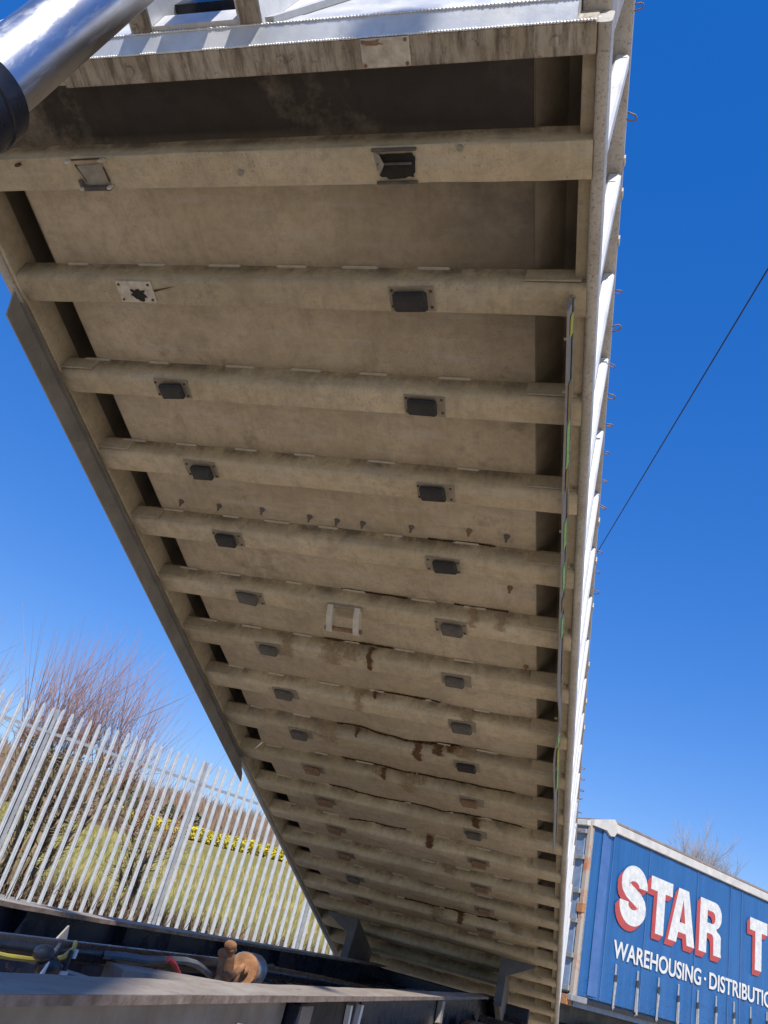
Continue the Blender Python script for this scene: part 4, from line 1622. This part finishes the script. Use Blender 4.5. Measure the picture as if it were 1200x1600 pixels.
# two cradle ears, the channel between them and the stiffener on their right
for u0 in (.305, .705):
    e = MB().prism([(-.423, .066), (-.505, .070), (-.515, .30), (-.423, .62)], u0, u0 + .085, 'x')
    e_ = e.build('cradle_ear', M['alu'], body)
    MB().box(u0 + .008, u0 + .077, -.498, -.430, .0625, .0655).build('scorched_foot', M['beam'], e_)
MB().prism([(-.4235, .068), (-.445, .068), (-.455, .16), (-.450, .175), (-.435, .185), (-.4235, .185)], .392, .703, 'x').build('cradle_channel', M['alu'], body, smooth=40)
MB().prism([(-.4235, .24), (-.47, .24), (-.47, .66), (-.4235, .66)], .392, .703, 'x').build('cradle_crossbar', M['blackpaint'], body)
MB().prism([(.80, .068), (.83, .068), (1.30, .75), (1.27, .75)], -.444, -.4235, 'y').build('bulkhead_brace', M['alu'], body)

# ----- rear beam and hinge brackets
MB().bbox(-.60, 1.79, V1 - .12, V1, .0, .12, .005).build('rear_beam', M['rib'], body)
for sgn, uc in ((-1, -.12), (1, 1.32)):
    s = sgn
    o_ = MB().prism([(uc, -.004), (uc + s * .32, -.004), (uc + s * .32, -.03), (uc + s * .07, -.16), (uc + s * .07, -.42), (uc, -.42)], 15.12 * PIT, 15.12 * PIT + .012, 'y').build('hinge_bracket', M['bracket'], body)
    MB().prism([(uc + .001, -.005), (uc + s * .05, -.005), (uc + s * .05, -.41), (uc + .001, -.41)], 15.12 * PIT + .012, 15.12 * PIT + .95, 'y').build('bracket_arm', M['bracket'], o_)
    MB().tube([(uc - .02, 15.12 * PIT + .82, -.32), (uc + s * .1, 15.12 * PIT + .82, -.32)], .06, 12).build('hinge_eye', M['chassis'], o_)
tag(body, 'raised aluminium tipper body seen from below with dusty cross members', 'tipper body')

# ------------------------------------------------------------------ hydraulic ram
ram = empty('hydraulic_ram', (.6, -.98, 1.1))
ax = Vector((0, .16, .987)).normalized()
B0 = Vector((.6, -.79, 2.95)) - Vector((.6, -.98, 1.1))
q_ = ax.to_track_quat('Z', 'Y').to_euler()


def ram_part(name, t0, t1, r, mat, n=64):
    a = B0 + ax * t0
    m = MB()
    prof_ = [(0, r - .006), (.006, r), (t1 - t0 - .006, r), (t1 - t0, r - .006)]
    vs, fs = [], []
    for z, rr in prof_:
        vs += [(rr * math.cos(2 * math.pi * k / n), rr * math.sin(2 * math.pi * k / n), z) for k in range(n)]
    for j in range(3):
        for k in range(n):
            fs.append((j * n + k, j * n + (k + 1) % n, (j + 1) * n + (k + 1) % n, (j + 1) * n + k))
    fs += [tuple(range(n)), tuple(3 * n + k for k in range(n))]
    m.add(vs, fs)
    o = m.build(name, mat, ram, smooth=40)
    o.location = a
    o.rotation_euler = q_
    return o


ram_part('chrome_stage', -.35, 1.6, .083, M['chrome'])
ram_part('outer_cylinder', -2.0, -.20, .106, M['blackpaint'])
ram_part('collar', -.26, -.195, .110, M['blackpaint'])
ram_part('inner_stage', 1.58, 2.3, .07, M['chrome'])
MB().bbox(-.25, .25, -.1, .1, -.15, .02, .01).build('trunnion_base', M['chassis'], ram)
tag(ram, 'greasy chrome hydraulic ram with black outer cylinder at top left', 'hydraulic ram')



# ------------------------------------------------------------------ tractor unit ahead of the trailer
tu = empty('tractor_unit', (.6, -4.7, 0))
M['cabpaint'] = simple('dark_blue_cab_paint', (.02, .03, .08), (.025, .035, .09), 2, .3, 0, .02, 20)
CAB = [(-1.15, .95), (-1.22, 1.5), (-1.18, 2.05), (-.98, 3.0), (-.75, 3.3), (.2, 3.48), (1.0, 3.50), (1.08, 3.4), (1.10, .95)]
cb = MB()
n_ = len(CAB)
vs_, fs_ = [], []
for xx, k_ in ((-1.22, .94), (-1.1, 1.0), (1.1, 1.0), (1.22, .94)):
    vs_ += [(xx, (p_[0]) * k_, 2.2 + (p_[1] - 2.2) * (k_ if p_[1] > 2.5 else 1)) for p_ in CAB]
for j_ in range(3):
    for i_ in range(n_):
        fs_.append((j_ * n_ + i_, j_ * n_ + (i_ + 1) % n_, (j_ + 1) * n_ + (i_ + 1) % n_, (j_ + 1) * n_ + i_))
fs_ += [tuple(range(n_)), tuple(3 * n_ + i_ for i_ in range(n_))]
cb.add(vs_, fs_)
cb.build('cab', M['cabpaint'], tu)
MB().add([(-1.05, -1.205, 2.1), (1.05, -1.205, 2.1), (1.0, -1.02, 2.95), (-1.0, -1.02, 2.95), (-1.05, -1.18, 2.1), (1.05, -1.18, 2.1), (1.0, -1.0, 2.95), (-1.0, -1.0, 2.95)],
         [(0, 1, 2, 3), (4, 7, 6, 5), (0, 4, 5, 1), (1, 5, 6, 2), (2, 6, 7, 3), (3, 7, 4, 0)]).build('windscreen', M['glass'], tu)
for sx in (-1, 1):
    d_ = MB().box(sx * 1.222 - .008, sx * 1.222 + .008, -.95, .05, 1.05, 2.9).build('door', M['cabpaint'], tu)
    MB().box(sx * 1.232 - .006, sx * 1.232 + .006, -.85, -.02, 2.05, 2.75).build('window', M['glass'], d_)
    MB().bbox(sx * 1.24 - .02, sx * 1.24 + .02, -.12, .02, 1.75, 1.8, .006).build('handle', M['hose'], d_)
    MB().bbox(sx * 1.38 - .12, sx * 1.38 + .12, -1.22, -1.12, 2.1, 2.8, .03).build('mirror', M['hose'], tu)
    MB().bbox(sx * .9 - .2, sx * .9 + .2, -1.26, -1.14, 1.0, 1.25, .03).build('headlight', M['glass'], tu)
    for y_ in (-.45, 3.6):
        MB().prism([(y_ + .48 * math.cos(t * math.pi / 14), .48 + .48 * math.sin(t * math.pi / 14)) for t in range(28)], sx * 1.2, sx * .75, 'x').build('wheel', M['tyre'], tu)
    MB().bbox(sx * .42 - .04, sx * .42 + .04, -1.0, 4.3, .42, .6, .01).build('frame_rail', M['chassis'], tu)
    MB().tube([(sx * .85, 1.2, .6), (sx * .85, 2.6, .6)], .3, 16).build('fuel_tank', M['chassis'], tu, smooth=40)
MB().bbox(-1.2, 1.2, 1.15, 2.9, .88, .93, .01).build('catwalk', M['chassis'], tu)
MB().bbox(-1.2, 1.2, -1.2, -1.0, .35, .95, .05).build('bumper', M['cabpaint'], tu)
MB().bbox(-.42, .42, 3.0, 4.2, .602, .68, .02).build('fifth_wheel', M['chassis'], tu)
tag(tu, 'dark blue tractor unit coupled ahead of the tipper chassis', 'truck')
